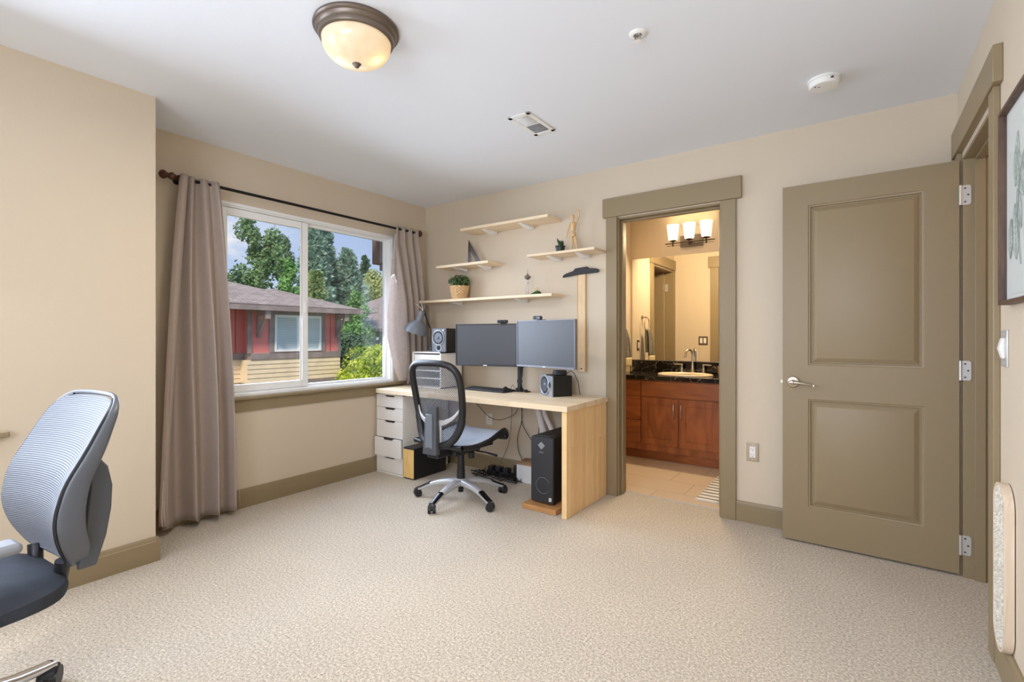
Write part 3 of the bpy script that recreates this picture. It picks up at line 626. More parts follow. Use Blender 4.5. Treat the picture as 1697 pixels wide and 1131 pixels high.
for i in range(16):
    a=rd.uniform(0,6.28); l=rd.uniform(.05,.11)
    k.tube([(bx,by,bz+.10),(bx+.5*l*cos(a),by+.5*l*sin(a)*.8,bz+.16),(bx+l*cos(a),by+l*sin(a)*.8,bz+rd.uniform(.17,.22))],.0012,4)
k.build('foliage',M['leafy'],t,smooth=False,fixn=False)
# succulent
px,py,pz=1.575,-.10,1.824
t=thing('succulent','small spiky succulent in a dark green pot','plant',(px,py,pz))
MB().lathe([(.028,0),(.036,.046),(.039,.048),(.039,.058),(.035,.058),(.034,.05)],(px,py,pz),24).build('pot',M['potgreen'],t)
k=MB()
for i,(a,l,tl) in enumerate([(2.9,.075,.5),(2.6,.045,.35),(.3,.045,.6),(1.2,.05,.4),(4.2,.04,.5),(5.3,.045,.55),(3.6,.05,.25),(2.0,.042,.15),(.9,.04,.9),(5.9,.036,.9)]):
    d=Vector((cos(a)*sin(tl),sin(a)*sin(tl),cos(tl))); p=Vector((px,py,pz+.05)); k.tube([p,p+d*l*.45+Vector((0,0,.004)),p+d*l*.8+Vector((0,0,.006)),p+d*l+Vector((0,0,.010))],[.007,.008,.005,.001],6)
k.build('leaves',M['succ'],t)
# artist's mannequin: one continuous jointed figure
def mannequin():
    t=thing('artist_mannequin','jointed wooden artist mannequin with one arm raised','mannequin',(1.69,-.1,1.824))
    k=MB(); X0=1.690; Yc=-.10
    def P_(x,z,y=0): return Vector((X0+x,Yc+y,1.824+z))
    def limb(a,b,r0,r1,rm=None):
        a=Vector(a);b=Vector(b); rm=rm or max(r0,r1)*1.05
        k.tube([a,a.lerp(b,.08),a.lerp(b,.35),a.lerp(b,.7),a.lerp(b,.94),b],[r0*.5,r0,rm,(rm+r1)/2,r1,r1*.5],10); 
    # legs
    for (hip,knee,ank,toe) in [((-.012,.118),(-.012,.066,.006),(-.022,.010,.0),(-.032,.005,-.022)),((.014,.118),(.020,.064,.006),(.031,.010,0),(.020,.005,-.022))]:
        limb(P_(*hip),P_(*knee),.010,.008,.0115); k.sphere(P_(*knee),.0078,10,7); limb(P_(*knee),P_(*ank),.0078,.005,.009); k.sphere(P_(*ank),.006,8,6)
        k.tube([P_(*ank)-Vector((0,-.006,.004)),P_(*ank)-Vector((0,.004,.003)),P_(*toe)],[.006,.0065,.004],8)
    # pelvis, waist ball, chest
    k.lathe([(.014,-.012),(.0195,-.006),(.0205,.006),(.018,.018),(.013,.022)],P_(.0,.128),16); k.sphere(P_(0,.156),.011,12,8)
    k.lathe([(.013,-.010),(.0165,.0),(.0195,.022),(.0225,.042),(.019,.056),(.007,.062)],P_(0,.168),16)
    k.cyl(P_(0,.226),P_(-.003,.240),.006,n=10)
    k.lathe([(.004,-.022),(.0095,-.015),(.0135,.0),(.0135,.012),(.010,.021),(.003,.025)],P_(-.006,.260),14)
    # lowered arm
    sh=P_(-.026,.222); el=P_(-.046,.174); wr_=P_(-.052,.128,-.008); hn=P_(-.058,.110,-.010)
    k.sphere(sh,.0075,10,7); limb(sh,el,.007,.006,.0078); k.sphere(el,.006,8,6); limb(el,wr_,.006,.0045,.007); k.sphere(wr_,.0045,8,6); k.tube([wr_,wr_.lerp(hn,.5),hn],[.0045,.0055,.003],8)
    sh=P_(.026,.222); el=P_(.048,.262); wr_=P_(.046,.308); hn=P_(.026,.322,-.004)
    k.sphere(sh,.0075,10,7); limb(sh,el,.007,.006,.0078); k.sphere(el,.006,8,6); limb(el,wr_,.006,.0045,.007); k.sphere(wr_,.0045,8,6); k.tube([wr_,wr_.lerp(hn,.5)+Vector((0,0,.005)),hn],[.0045,.0055,.003],8)
    k.build('body',M['mannequin'],t,ang=70)
    MB().tube([P_(.008,.12,.012),P_(.008,.002,.012)],.0012,6).build('support_wire',M['nickel'],t)
mannequin()
# observation-tower souvenir
tx,ty,tz=1.284,-.12,1.512
t=thing('tower_souvenir','small pewter observation tower souvenir on the long shelf','souvenir',(tx,ty,tz))
k=MB(); k.lathe([(.024,0),(.024,.005),(.016,.008)],(tx,ty,tz),20)
for a in (pi/2,pi/2+2*pi/3,pi/2+4*pi/3):
    c_,s_=cos(a),sin(a); k.tube([(tx+.018*c_,ty+.018*s_,tz+.006),(tx+.009*c_,ty+.009*s_,tz+.05),(tx+.005*c_,ty+.005*s_,tz+.09),(tx+.008*c_,ty+.008*s_,tz+.128)],.0022,6)
k.lathe([(.007,0),(.007,.008)],(tx,ty,tz+.02),12); k.lathe([(.009,0),(.009,.006)],(tx,ty,tz+.095),12); k.build('tripod_legs',M['pewter'],t)
k=MB(); k.lathe([(.008,.0),(.019,.006),(.024,.016),(.028,.020),(.027,.026),(.014,.036),(.007,.042),(.006,.048),(.003,.05),(.001,.088)],(tx,ty,tz+.126),24); k.build('saucer_top',M['pewter'],t)
# little green landscape figurine
gx,gy,gz=1.362,-.12,1.512
t=thing('desk_figurine','tiny cream figures on a mossy green base beside the tower','figurine',(gx,gy,gz))
k=MB(); 
def moss(u,v):
    a=2*pi*u; r=(1-v)**.5; return (gx+.054*r*cos(a),gy+.026*r*sin(a),gz+.001+.026*v**.7*(1+.35*cos(a))*(1+.2*sin(9*a))*(1 if v<1 else 1))
k.sheet(moss,28,8,closed=True); k.build('moss_base',M['succ'],t)
k=MB(); 
for (dx,hh) in ((-.006,.050),(.010,.056),(.028,.046)):
    k.tube([(gx+dx,gy-.004,gz+.012),(gx+dx,gy-.004,gz+hh*.7),(gx+dx,gy-.004,gz+hh*.78)],[.006,.0045,.003],8); k.sphere((gx+dx,gy-.004,gz+hh),.0058,10,7)
k.build('figures',mat('cream_resin',(214,196,150),.5,var=.15,scale=90),t)
# T-square hung on the wall
t=thing('t_square','wooden T-square with a black head hanging on the wall','t-square',(1.705,0,1.69))
hp=[(1.552,1.645),(1.556,1.660),(1.575,1.672),(1.615,1.683),(1.645,1.690),(1.665,1.709),(1.765,1.716),(1.785,1.700),(1.835,1.697),(1.860,1.688),(1.862,1.674),(1.850,1.664),(1.76,1.662),(1.68,1.658),(1.6,1.650)]
MB().prism(hp,lambda u,v:(u,-.012,v),lambda u,v:(u,-.026,v)).build('head',M['blacksoft'],t,bev=.002)
boxes((1.683,1.742,-.012,-.006,.905,1.672)).build('blade',M['blade'],t,bev=.001)
boxes((1.676,1.683,-.0115,-.0065,.905,1.662),(1.742,1.749,-.0115,-.0065,.905,1.662)).build('blade_edge',mat('amber_plastic_edge',(206,160,98),.2),t)
k=MB(); k.cyl((1.712,-.001,.93),(1.712,-.014,.93),.006,n=12); k.build('hanging_pin',M['darkwood'],t)

# ------------------------------------------------------------------ desk
DZ=.729
t=thing('desk','pale butcher-block desk with one solid side panel','desk',(1.0,-.33,0))
boxes((.06,1.938,-.648,-.020,DZ-.037,DZ)).build('desktop',M['pine_top'],t,bev=.002)
boxes((1.893,1.930,-.636,-.030,0,DZ-.038)).build('side_panel',M['pine_side'],t,bev=.002)
boxes((.40,1.893,-.10,-.08,DZ-.10,DZ-.038)).build('rear_rail',M['pine_top'],t,bev=.002)
# drawer unit
t=thing('drawer_unit','white five-drawer unit supporting the left end of the desk','drawer unit',(.19,-.33,0))
dx0,dx1,dyf=.022,.357,-.608
boxes((dx0,dx0+.018,dyf+.012,-.04,0,DZ-.038),(dx1-.018,dx1,dyf+.012,-.04,0,DZ-.038),(dx0,dx1,dyf+.012,-.04,DZ-.056,DZ-.038),(dx0,dx1,-.06,-.04,0,DZ-.06),(dx0+.018,dx1-.018,dyf+.03,-.06,.03,.045),(dx0,dx1,dyf+.0,-.55,0,.016)).build('carcass',M['white'],t,bev=.001)
zs=[.680,.570,.460,.312,.152,.018]
for i in range(5):
    zt_,zb_=zs[i]-.0015,zs[i+1]+.0015
    yo=dyf-(.022 if i==3 else 0)
    cx=(dx0+dx1)/2; a,b_=.072,.055
    pl=[(dx0+.001,zb_),(dx1-.001,zb_),(dx1-.001,zt_),(cx+a,zt_),(cx+b_,zt_-.017),(cx-b_,zt_-.017),(cx-a,zt_),(dx0+.001,zt_)]
    d_=MB(); d_.prism(pl,lambda u,v:(u,yo,v),lambda u,v:(u,yo+.016,v)); d_.box(dx0+.022,dx1-.022,yo+.016,-.07,zb_+.012,zb_+.02); 
    d_=d_.build('drawer',M['white'],t,bev=.001)
    boxes((cx-a,cx+a,yo+.0165,yo+.030,zt_-.024,zt_-.001)).build('cutout_shade_block',mat('painted_cutout_shade',(52,50,48),.8),d_)  # dark block paints the shade seen through the drawer's finger notch
# black box with a birch front, standing beside the drawers
t=thing('storage_box','black box with pale wood front beside the drawer unit','box',(.43,-.43,0))
boxes((.370,.498,-.612,-.235,.004,.258)).build('shell',M['black'],t,bev=.003)
boxes((.374,.494,-.617,-.612,.012,.246)).build('front_panel',M['birch'],t,bev=.001)
# letter organizer
z=DZ
t=thing('desk_organizer','white slotted paper organizer under the left speaker','organizer',(.36,-.2,z))
ox0,ox1,oy0,oy1,oz1=.188,.540,-.345,-.075,1.045
k=MB(); k.box(ox0,ox0+.012,oy0,oy1,z,oz1); k.box(ox1-.012,ox1,oy0,oy1,z,oz1); k.box(ox0,ox1,oy0,oy1,oz1-.012,oz1); k.box(ox0+.012,ox1-.012,oy1-.006,oy1,z,oz1-.012); k.box(ox0,ox1,oy0,oy1,z,z+.010)
k.build('case',M['white'],t,bev=.001)
for zz in (.808,.875,.95): boxes((ox0+.012,ox1-.012,oy0+.004,oy1-.006,zz,zz+.008)).build('divider_shelf',M['white'],t)
boxes((ox0+.016,ox1-.016,oy0+.012,oy1-.01,.959,1.020)).build('white_drawer_insert',M['white'],t,bev=.002)
# powered speakers
def speaker(label,loc,rot,w,d,hh,baff,flip,group=None):
    t=thing('desktop_speaker',label,'speaker',loc,rot,group='black desktop speakers',local=True)
    boxes((-w/2,w/2,-d/2+.012,d/2,0,hh)).build('cabinet',M['wood_black'],t,bev=.004)
    boxes((-w/2,w/2,-d/2,-d/2+.012,0,hh)).build('baffle',baff,t,bev=.004)
    yf=-d/2
    if not flip: (wx,wz,wr_),(tx_,tz_,tr)=((-.006,hh*.60,w*.40),(0,hh*.18,w*.17))
    else: (wx,wz,wr_),(tx_,tz_,tr)=((-.022,hh*.52,w*.36),(w*.30,hh*.55,w*.14))
    MB().lathe([(wr_*1.1,0),(wr_*1.1,.004),(wr_*.97,.006),(wr_*.90,.003),(wr_*.86,-.001)],(wx,yf,wz),32,axis=(0,-1,0),cap=False).build('woofer_ring',M['baffles'],t)
    MB().lathe([(wr_*.86,.0015),(wr_*.74,.004),(wr_*.66,.0012)],(wx,yf,wz),32,axis=(0,-1,0),cap=False).build('woofer_surround',M['rubber'],t)
    MB().lathe([(wr_*.70,.003),(wr_*.35,.0008),(wr_*.33,.001),(wr_*.2,.006),(.001,.008)],(wx,yf,wz),32,axis=(0,-1,0)).build('woofer_cone',M['cone'],t)
    MB().lathe([(tr*1.25,0),(tr*1.25,.003),(tr,.004),(tr*.75,.001)],(tx_,yf,tz_),24,axis=(0,-1,0),cap=False).build('tweeter_ring',M['baffles'],t)
    MB().lathe([(tr*.9,.0015),(tr*.5,.0035),(.001,.007)],(tx_,yf,tz_),20,axis=(0,-1,0)).build('tweeter_dome',M['rubber'],t)
    if not flip: MB().lathe([(.008,0),(.008,.010),(.001,.011)],(w*.36,yf,hh*.91),16,axis=(0,-1,0)).build('volume_knob',M['silver'],t)
    else:
        MB().cyl((w*.19,yf-.001,hh*.14),(w*.19,yf+.002,hh*.14),.006,n=14).build('port',M['rubber'],t)
speaker('black speaker with round grey woofer standing on the white organizer',(.492,-.225,1.045),R(3),.158,.20,.205,M['baffle'],False)
speaker('black speaker lying on its side under the right monitor',(1.565,-.15,DZ),R(-32),.205,.17,.155,M['baffles'],True)
t=thing('smart_speaker_puck','small round black puck speaker resting on the right speaker','puck speaker',(1.60,-.15,DZ+.1555))
MB().lathe([(.046,0),(.053,.006),(.054,.028),(.048,.037),(.02,.039),(.001,.039)],(1.60,-.15,DZ+.1555),32).build('shell',M['blacksoft'],t)
MB().tube([(1.645,-.13,DZ+.166),(1.68,-.12,DZ+.190),(1.70,-.10,DZ+.165),(1.715,-.07,DZ+.10),(1.72,-.05,DZ+.004)],.003,6).build('power_lead',M['cable'],t)
# monitors
def monitor(label,a,b_,z0,z1,bez,logo_w,cut):
    a=Vector(a);b_=Vector(b_); c=(a+b_)/2; rot=math.atan2(b_.y-a.y,b_.x-a.x); w=(b_-a).length; hh=z1-z0
    t=thing('computer_monitor',label,'monitor',(c.x,c.y,z0),rot,group='monitors on the desk',local=True)
    k=MB(); tb=.008; bb=.014
    k.box(-w/2,-w/2+tb,-.004,.02,0,hh); k.box(w/2-tb,w/2,-.004,.02,0,hh); k.box(-w/2+tb,w/2-tb,-.004,.02,hh-tb,hh); k.box(-w/2+tb,w/2-tb,-.006,.02,0,bb); k.build('bezel',bez,t,bev=.002)
    boxes((-w/2+tb,w/2-tb,0,.012,bb,hh-tb)).build('screen',M['screen'],t,smooth=False)
    k=MB(); k.box(-w/2+.01,w/2-.01,.02,.03,.01,hh-.01); k.box(-w*.32,w*.32,.03,.05,hh*.2,hh*.8); k.build('back_shell',M['black'],t,bev=.006)
    boxes((-logo_w/2,logo_w/2,-.0072,-.006,.004,.010)).build('brand_mark',M['white'],t)
    return t,rot
mL,rL=monitor('left monitor, dark screen, black bezel, next to the speaker on the organizer',(.712,-.345,0),(1.255,-.232,0),.938,1.283,M['bezel'],.036,0)
mR,rR=monitor('right monitor with pale reflection and thin grey bezel',(1.374,-.40,0),(1.921,-.501,0),.957,1.297,M['bezelsilver'],.026,0)
t=thing('monitor_arm','black pole monitor stand clamped to the rear of the desk','monitor arm',(1.19,-.10,DZ))
px_,py_=1.193,-.10
k=MB(); k.box(px_-.045,px_+.045,-.14,-.045,DZ,DZ+.012); k.cyl((px_,py_,DZ+.012),(px_,py_,DZ+.03),.03); k.build('base_clamp',M['black'],t,bev=.002)
MB().cyl((px_,py_,DZ+.012),(px_,py_,1.16),.0185,n=20).build('pole',M['black'],t)
k=MB(); k.cyl((px_,py_,1.07),(px_,py_,1.14),.028); k.tube([(px_,py_,1.10),(1.10,-.14,1.10),(1.0,-.232,1.11)],.014,10); k.box(.95,1.03,-.248,-.226,1.07,1.15); k.build('left_arm',M['black'],t)
k=MB(); k.tube([(px_,py_,1.12),(1.40,-.22,1.12),(1.63,-.38,1.12)],.014,10); k.box(1.60,1.68,-.402,-.37,1.08,1.16); k.build('right_arm',M['black'],t)
k=MB(); k.cyl((px_,py_,.80),(px_,py_,.825),.0225)
for j,(dx,ph) in enumerate(((.03,0),(.036,1.2),(.026,2.4))):
    k.tube([(px_+dx*(.9+.25*sin(5*s+ph)),py_-.014+.008*cos(4*s+ph),lerp(.955,DZ+.01,s)) for s in [i/16 for i in range(17)]]+[(px_+.07+.012*j,py_-.03-.01*j,DZ+.006),(px_+.085+.01*j,py_+.0,DZ+.005)],.0048,6)
k.build('cable_bundle',M['cable'],t)
MB().tube([(px_+.02,py_-.02,.90),(px_+.05,-.12,.93),(px_+.11,-.16,.945),(px_+.2,-.2,.94),(px_+.25,-.25,.96)],.003,6).build('screen_lead',M['cable'],t)
# webcams
def webcam(label,parent_loc,rot,tilt=0,style=0):
    t=thing('webcam',label,'webcam',parent_loc,rot,group='webcams clipped on the monitors',local=True)
    if style==0:
        boxes((-.043,.043,-.022,.012,.003,.028)).build('body',M['black'],t,bev=.006)
        MB().lathe([(.011,0),(.011,.004),(.008,.005),(.002,.003)],(-.012,-.022,.016),16,axis=(0,-1,0)).build('lens',M['blackgl'],t)
        boxes((-.018,.018,-.006,.034,-.012,.005)).build('clip',M['black'],t,bev=.002)
    else:
        k=MB(); k.cyl((-.022,-.020,.016),(-.022,.006,.016),.014); k.cyl((.022,-.020,.016),(.022,.006,.016),.014); k.box(-.022,.022,-.020,.006,.002,.030); k.build('body',M['darkgrey'],t)
        MB().lathe([(.009,0),(.009,.003),(.006,.004),(.001,.002)],(-.016,-.020,.016),16,axis=(0,-1,0)).build('lens',M['blackgl'],t)
        MB().lathe([(.004,0),(.001,.002)],(.018,-.020,.016),10,axis=(0,-1,0)).build('indicator',M['silver'],t)
        boxes((-.012,.05,-.004,.03,-.014,.004)).build('clip',M['black'],t,bev=.002)
webcam('black webcam with flip cover clipped on the left monitor',(1.135,-.253,1.284),rL,style=0)
webcam('grey two-eyed webcam clipped on the right monitor',(1.585,-.434,1.298),rR,style=1)
# keyboard
t=thing('keyboard','black wired keyboard lying on the desk behind the mesh chair','keyboard',(.97,-.24,DZ))
kr=Matrix.Translation((.955,-.215,DZ))@Matrix.Rotation(R(-2),4,'Z')
k=MB(); k.box(-.215,.215,-.066,.066,.002,.016,kr); kb=k.build('case',M['black'],t,bev=.003)
k=MB()
for r_ in range(6):
    for c_ in range(20):
        if r_==0 and 3<c_<10: continue
        k.box(-.207+c_*.0207,-.207+c_*.0207+.0175,-.058+r_*.0195,-.058+r_*.0195+.0165,.016,.023,kr)
k.box(-.207+4*.0207,-.207+9.8*.0207,-.058,-.0415,.016,.023,kr); k.build('keycaps',M['blacksoft'],t,bev=.0015,seg=1)
k=MB(); k.tube([(1.05,-.15,DZ+.008),(1.07,-.11,DZ+.02),(1.09,-.09,DZ+.008),(1.15,-.06,DZ+.004),(1.16,-.015,DZ+.004)],.0028,6); k.build('lead',M['cable'],t)
t=thing('computer_mouse','black computer mouse on the desk beside the keyboard','mouse',(1.225,-.23,DZ))
def mouse(u,v):
    a=2*pi*u; r=cos(v*pi/2); return (1.113+.032*r*cos(a),-.175+.055*r*sin(a),DZ+.002+.034*sin(v*pi/2)*(1-.25*sin(a)))
MB().sheet(mouse,24,10,closed=True).build('shell',M['black'],t)
MB().tube([(1.113,-.125,DZ+.01),(1.117,-.11,DZ+.035),(1.12,-.098,DZ+.05),(1.127,-.09,DZ+.035),(1.14,-.07,DZ+.004),(1.20,-.05,DZ+.004)],.002,6).build('lead',M['cable'],t)
# architect lamp on the organizer
t=thing('desk_lamp','grey enamel spring-arm desk lamp beside the right curtain','lamp',(.245,-.17,1.045))
k=MB(); k.lathe([(.045,0),(.045,.008),(.03,.014),(.012,.018),(.010,.04)],(.242,-.17,1.045),28); k.build('base',M['lampgrey'],t)
k=MB(); k.cyl((.242,-.17,1.08),(.226,-.165,1.245),.006,n=10); k.cyl((.256,-.176,1.08),(.240,-.171,1.245),.004,n=10); k.build('lower_arm',M['darkgrey'],t)
MB().sphere((.232,-.168,1.25),.013,12,8).build('elbow_joint',M['nickel'],t); MB().cyl((.236,-.178,1.235),(.262,-.205,1.165),.005,n=10).build('spring',M['nickel'],t)
k=MB(); k.cyl((.232,-.168,1.25),(.262,-.305,1.470),.005,n=10); k.cyl((.245,-.172,1.25),(.272,-.30,1.462),.004,n=10); k.build('upper_arm',M['darkgrey'],t)
k=MB(); k.tube([(.225,-.355,1.475),(.258,-.335,1.455),(.288,-.318,1.418)],.0038,8); k.tube([(.250,-.305,1.490),(.275,-.305,1.45),(.295,-.312,1.415)],.0038,8); k.sphere((.292,-.318,1.412),.010,12,8); k.build('head_bracket',M['nickel'],t)
ax=Vector((-.36,-.10,-1)).normalized()
k=MB(); c0=Vector((.296,-.325,1.406))
k.lathe([(.020,0),(.024,.006),(.027,.05),(.030,.086),(.034,.092),(.058,.108),(.084,.136),(.100,.168),(.108,.200),(.105,.200),(.097,.168),(.080,.138),(.054,.112),(.028,.098)],c0,40,axis=ax,cap=False); k.build('shade',M['lampgrey'],t)
k=MB(); k.sphere(c0+ax*.155,.030,16,12); k.build('bulb',mat('frosted_bulb',(246,240,228),.3),t)
MB().cyl(c0+ax*.0,c0+ax*.012,.022).build('shade_cap',M['lampgrey'],t)

# ------------------------------------------------------------------ things under the desk
t=tag(boxes((1.575,1.842,-.625,-.14,.002,.036)).build('plinth_board',M['pine_plinth'],loc=(1.7,-.38,0),bev=.002),'oiled wooden board on the carpet under the computer tower','board')
t=thing('computer_tower','black computer tower with mesh front and grey diamond mark','computer',(1.70,-.36,.036))
tx0,tx1,tyf,tyb,tz0,tz1=1.612,1.788,-.570,-.16,.048,.492
boxes((tx0,tx1,tyf+.012,tyb,tz0,tz1)).build('case',M['black'],t,bev=.004)
boxes((tx0,tx1,tyf,tyf+.011,tz0,tz1)).build('front_panel',M['pcfront'],t,bev=.004)
boxes((tx0+.02,tx1-.02,tyf+.06,tyb-.04,tz1,tz1+.003)).build('top_filter',M['pcfront'],t,bev=.001)
boxes((tx0+.03,tx1-.04,tyf+.028,tyf+.038,tz1,tz1+.004)).build('port_strip',M['darkgrey'],t,bev=.001)
for (a_,b_) in ((tx0+.01,tyf+.03),(tx1-.03,tyf+.03),(tx0+.01,tyb-.06),(tx1-.03,tyb-.06)): boxes((a_,a_+.02,b_,b_+.03,.036,tz0)).build('foot',M['rubber'],t)
cx=1.697; MB().add([(cx,tyf-.001,.462),(cx-.028,tyf-.001,.436),(cx,tyf-.001,.408),(cx+.028,tyf-.001,.436)],[(0,1,2,3)]).build('diamond_mark',M['printgrey'],t,smooth=False,solid=.001)
def text(name,s_,size,loc,rot,m,parent):
    c=bpy.data.curves.new(name,'FONT'); c.body=s_; c.size=size; c.align_x='CENTER'; c.align_y='CENTER'; c.extrude=.0003
    c.materials.append(m); tmp=bpy.data.objects.new(name,c); COL.objects.link(tmp)
    me=bpy.data.meshes.new_from_object(tmp.evaluated_get(bpy.context.evaluated_depsgraph_get())); bpy.data.objects.remove(tmp); bpy.data.curves.remove(c)
    o=bpy.data.objects.new(name,me); COL.objects.link(o); o.parent=parent; o.location=Vector(loc)-ORG[parent]; o.rotation_euler=rot; return o
text('front_lettering','APEX',.016,(cx,tyf-.0012,.388),(pi/2,0,0),M['printgrey'],t)
k=MB(); k.tube([(cx+.012+.054*cos(a),tyf-.0012,.165+.054*sin(a)) for a in [R(-38-i*7.3) for i in range(42)]],.0024,6); k.build('fan_ring',mat('fan_ring_grey',(92,94,98),.5),t)
boxes((1.757,1.776,tyf-.002,tyf,.066,.088)).build('badge',M['white'],t)
text('badge_lettering','N',.02,(1.7665,tyf-.0025,.077),(pi/2,0,0),M['black'],t)
t=thing('white_carton','small white cardboard box with an open brown top under the desk','box',(1.29,-.08,0))
boxes((1.196,1.36,-.150,-.020,.002,.142)).build('carton',mat('white_card',(224,222,220),.7),t,bev=.002)
k=MB(); k.add([(1.20,-.145,.144),(1.36,-.145,.144),(1.37,-.035,.175),(1.205,-.035,.17)],[(0,1,2,3)]); k.build('open_flap',mat('brown_card',(176,136,104),.8),t,solid=.003)
# floor cable tangle with a power strip
t=thing('power_strip','black power strip and adapters on the carpet under the desk','power strip',(1.0,-.08,0))
boxes((.86,1.12,-.12,-.065,.003,.04)).build('strip',M['black'],t,bev=.004)
for x in (.90,.98,1.06): boxes((x-.022,x+.022,-.125,-.062,.04,.075)).build('adapter',M['blacksoft'],t,bev=.004)
boxes((1.165,1.190,-.15,-.11,.003,.125)).build('standing_adapter',M['black'],t,bev=.004)
rd=random.Random(11)
t=tag(MB().build('cable_tangle',M['cable']) if False else (lambda k:([k.tube([(.78+.46*(i/13)+.03*sin(i*1.7+j*2),-.16+.05*sin(i*.9+j*1.3)-.03*(j%3),.008+.05*abs(sin(i*.8+j))*(.3+.7*rd.random())) for i in range(14)],.0035,6) for j in range(8)],k.build('cable_tangle',M['cable'],loc=(1.0,-.16,0)))[1])(MB()),'tangle of black cables lying behind the mesh chair','cables',kind='stuff')
def hang(label,pts,r,m):
    # smooth the path with a Catmull-Rom pass
    P=[Vector(p) for p in pts]; q=[]
    for i in range(len(P)-1):
        p0=P[max(i-1,0)];p1=P[i];p2=P[i+1];p3=P[min(i+2,len(P)-1)]
        for j in range(6):
            s=j/6; q.append(.5*((2*p1)+(p2-p0)*s+(2*p0-5*p1+4*p2-p3)*s*s+(3*p1-p0-3*p2+p3)*s**3))
    q.append(P[-1]); return tag(MB().tube(q,r,6).build('hanging_cable',m,loc=P[0]),label,'cable','cables hanging under the desk')
hang('brown wire sagging across the white jack plate',[(.60,-.05,.69),(.70,-.03,.56),(.80,-.014,.475),(.92,-.02,.455),(1.05,-.03,.50),(1.13,-.05,.56),(1.16,-.06,.69)],.0028,M['cablebrown'])
hang('thin grey-brown wire dropping left of the black cables',[(1.075,-.05,.69),(1.07,-.04,.55),(1.06,-.04,.40),(1.03,-.04,.25),(.97,-.05,.12),(.95,-.10,.05)],.0022,M['cablebrown'])
hang('black cable looping to the floor beside the white carton',[(1.17,-.05,.69),(1.175,-.04,.52),(1.165,-.04,.45),(1.13,-.04,.33),(1.14,-.04,.22),(1.18,-.05,.14),(1.18,-.16,.02)],.003,M['cable'])
hang('black cable crossing to the upper edge of the computer tower',[(1.20,-.05,.69),(1.175,-.04,.56),(1.18,-.04,.45),(1.25,-.05,.36),(1.36,-.08,.28),(1.45,-.10,.25),(1.60,-.155,.24)],.003,M['cable'])
hang('black cable dropping straight beside the computer tower',[(1.385,-.06,.69),(1.375,-.05,.58),(1.35,-.05,.46),(1.345,-.05,.34),(1.375,-.07,.24),(1.37,-.12,.15)],.003,M['cable'])
hang('short black cable hanging above the back of the tower',[(1.60,-.05,.69),(1.60,-.05,.60),(1.605,-.06,.53),(1.63,-.12,.505),(1.66,-.17,.497)],.004,M['cable'])
k=MB(); pts=[(1.385,-.135,.69),(1.385,-.135,.62),(1.40,-.11,.52),(1.44,-.12,.40),(1.46,-.12,.28)]
k.tube(pts,.026,14); pts=[(1.43,-.13,.66),(1.45,-.12,.56),(1.50,-.11,.46),(1.54,-.12,.38)]; k.tube(pts,.020,12)
tag(k.build('cable_sleeve',M['sleeve'],loc=(1.4,-.11,.5)),'white fabric cable sleeve drooping behind the computer tower','cable sleeve')

# ------------------------------------------------------------------ mesh task chair
def five_star(t,armmat,padmat,r,hubz,angles,pads=True,w0=.062,w1=.038,tip=.066,wr=.0275):
    for a in angles:
        ca,sa=cos(R(a)),sin(R(a))
        tab=[(.0,hubz),(.25,hubz-.004),(.5,hubz-.018),(.72,hubz-.042),(.88,lerp(hubz-.042,tip,.6)),(1.0,tip)]
        def arm(u,v):
            rr=lerp(.028,r+.008,v); q=rr/r
            zt=None
            for i in range(len(tab)-1):
                if tab[i][0]<=q<=tab[i+1][0] or i==len(tab)-2:
                    f_=(q-tab[i][0])/(tab[i+1][0]-tab[i][0]); zt=lerp(tab[i][1],tab[i+1][1],min(1.1,max(0,f_)));
                    if q<=tab[i+1][0]: break
            w=lerp(w0,w1,v)/2; th=lerp(.050,.024,v)
            ang=2*pi*u; cx=cos(ang); cz=sin(ang)
            cx=abs(cx)**.6*(1 if cx>0 else -1); cz=abs(cz)**.7*(1 if cz>0 else -1)
            s_=cx*w; zz=zt-th/2+cz*th/2
            return (ca*rr-sa*s_,sa*rr+ca*s_,zz)
        m=MB(); m.sheet(arm,16,22,closed=True); e=[arm(i/16,1) for i in range(16)]; m.add(e,[tuple(range(16))])
        lg=m.build('base_leg',armmat,t,ang=50)
        if pads:
            def pad(u,v):
                x,y,z=arm(.04+.42*u,lerp(.66,1.0,v)); return (x,y,z+.0025)
            m=MB(); m.sheet(pad,8,8); m.build('foot_pad',padmat,lg,solid=.005)
        m=MB(); cxx,cyy=ca*r,sa*r; tr=Vector((-sin(R(a+35)),cos(R(a+35)),0)); 
        cc=Vector((cxx,cyy,wr))
        for s_ in (-1,1): m.cyl(cc+tr*s_*.007,cc+tr*s_*.026,wr,wr-.001,n=20)
        cs=m.build('caster',M['black'],t)
        m=MB(); m.cyl((cxx,cyy,.045),(cxx,cyy,tip),.009,n=10); m.cyl(cc-tr*.02+Vector((0,0,.012)),cc+tr*.02+Vector((0,0,.012)),wr-.0035,n=16); m.build('caster_hood',M['blacksoft'],cs)
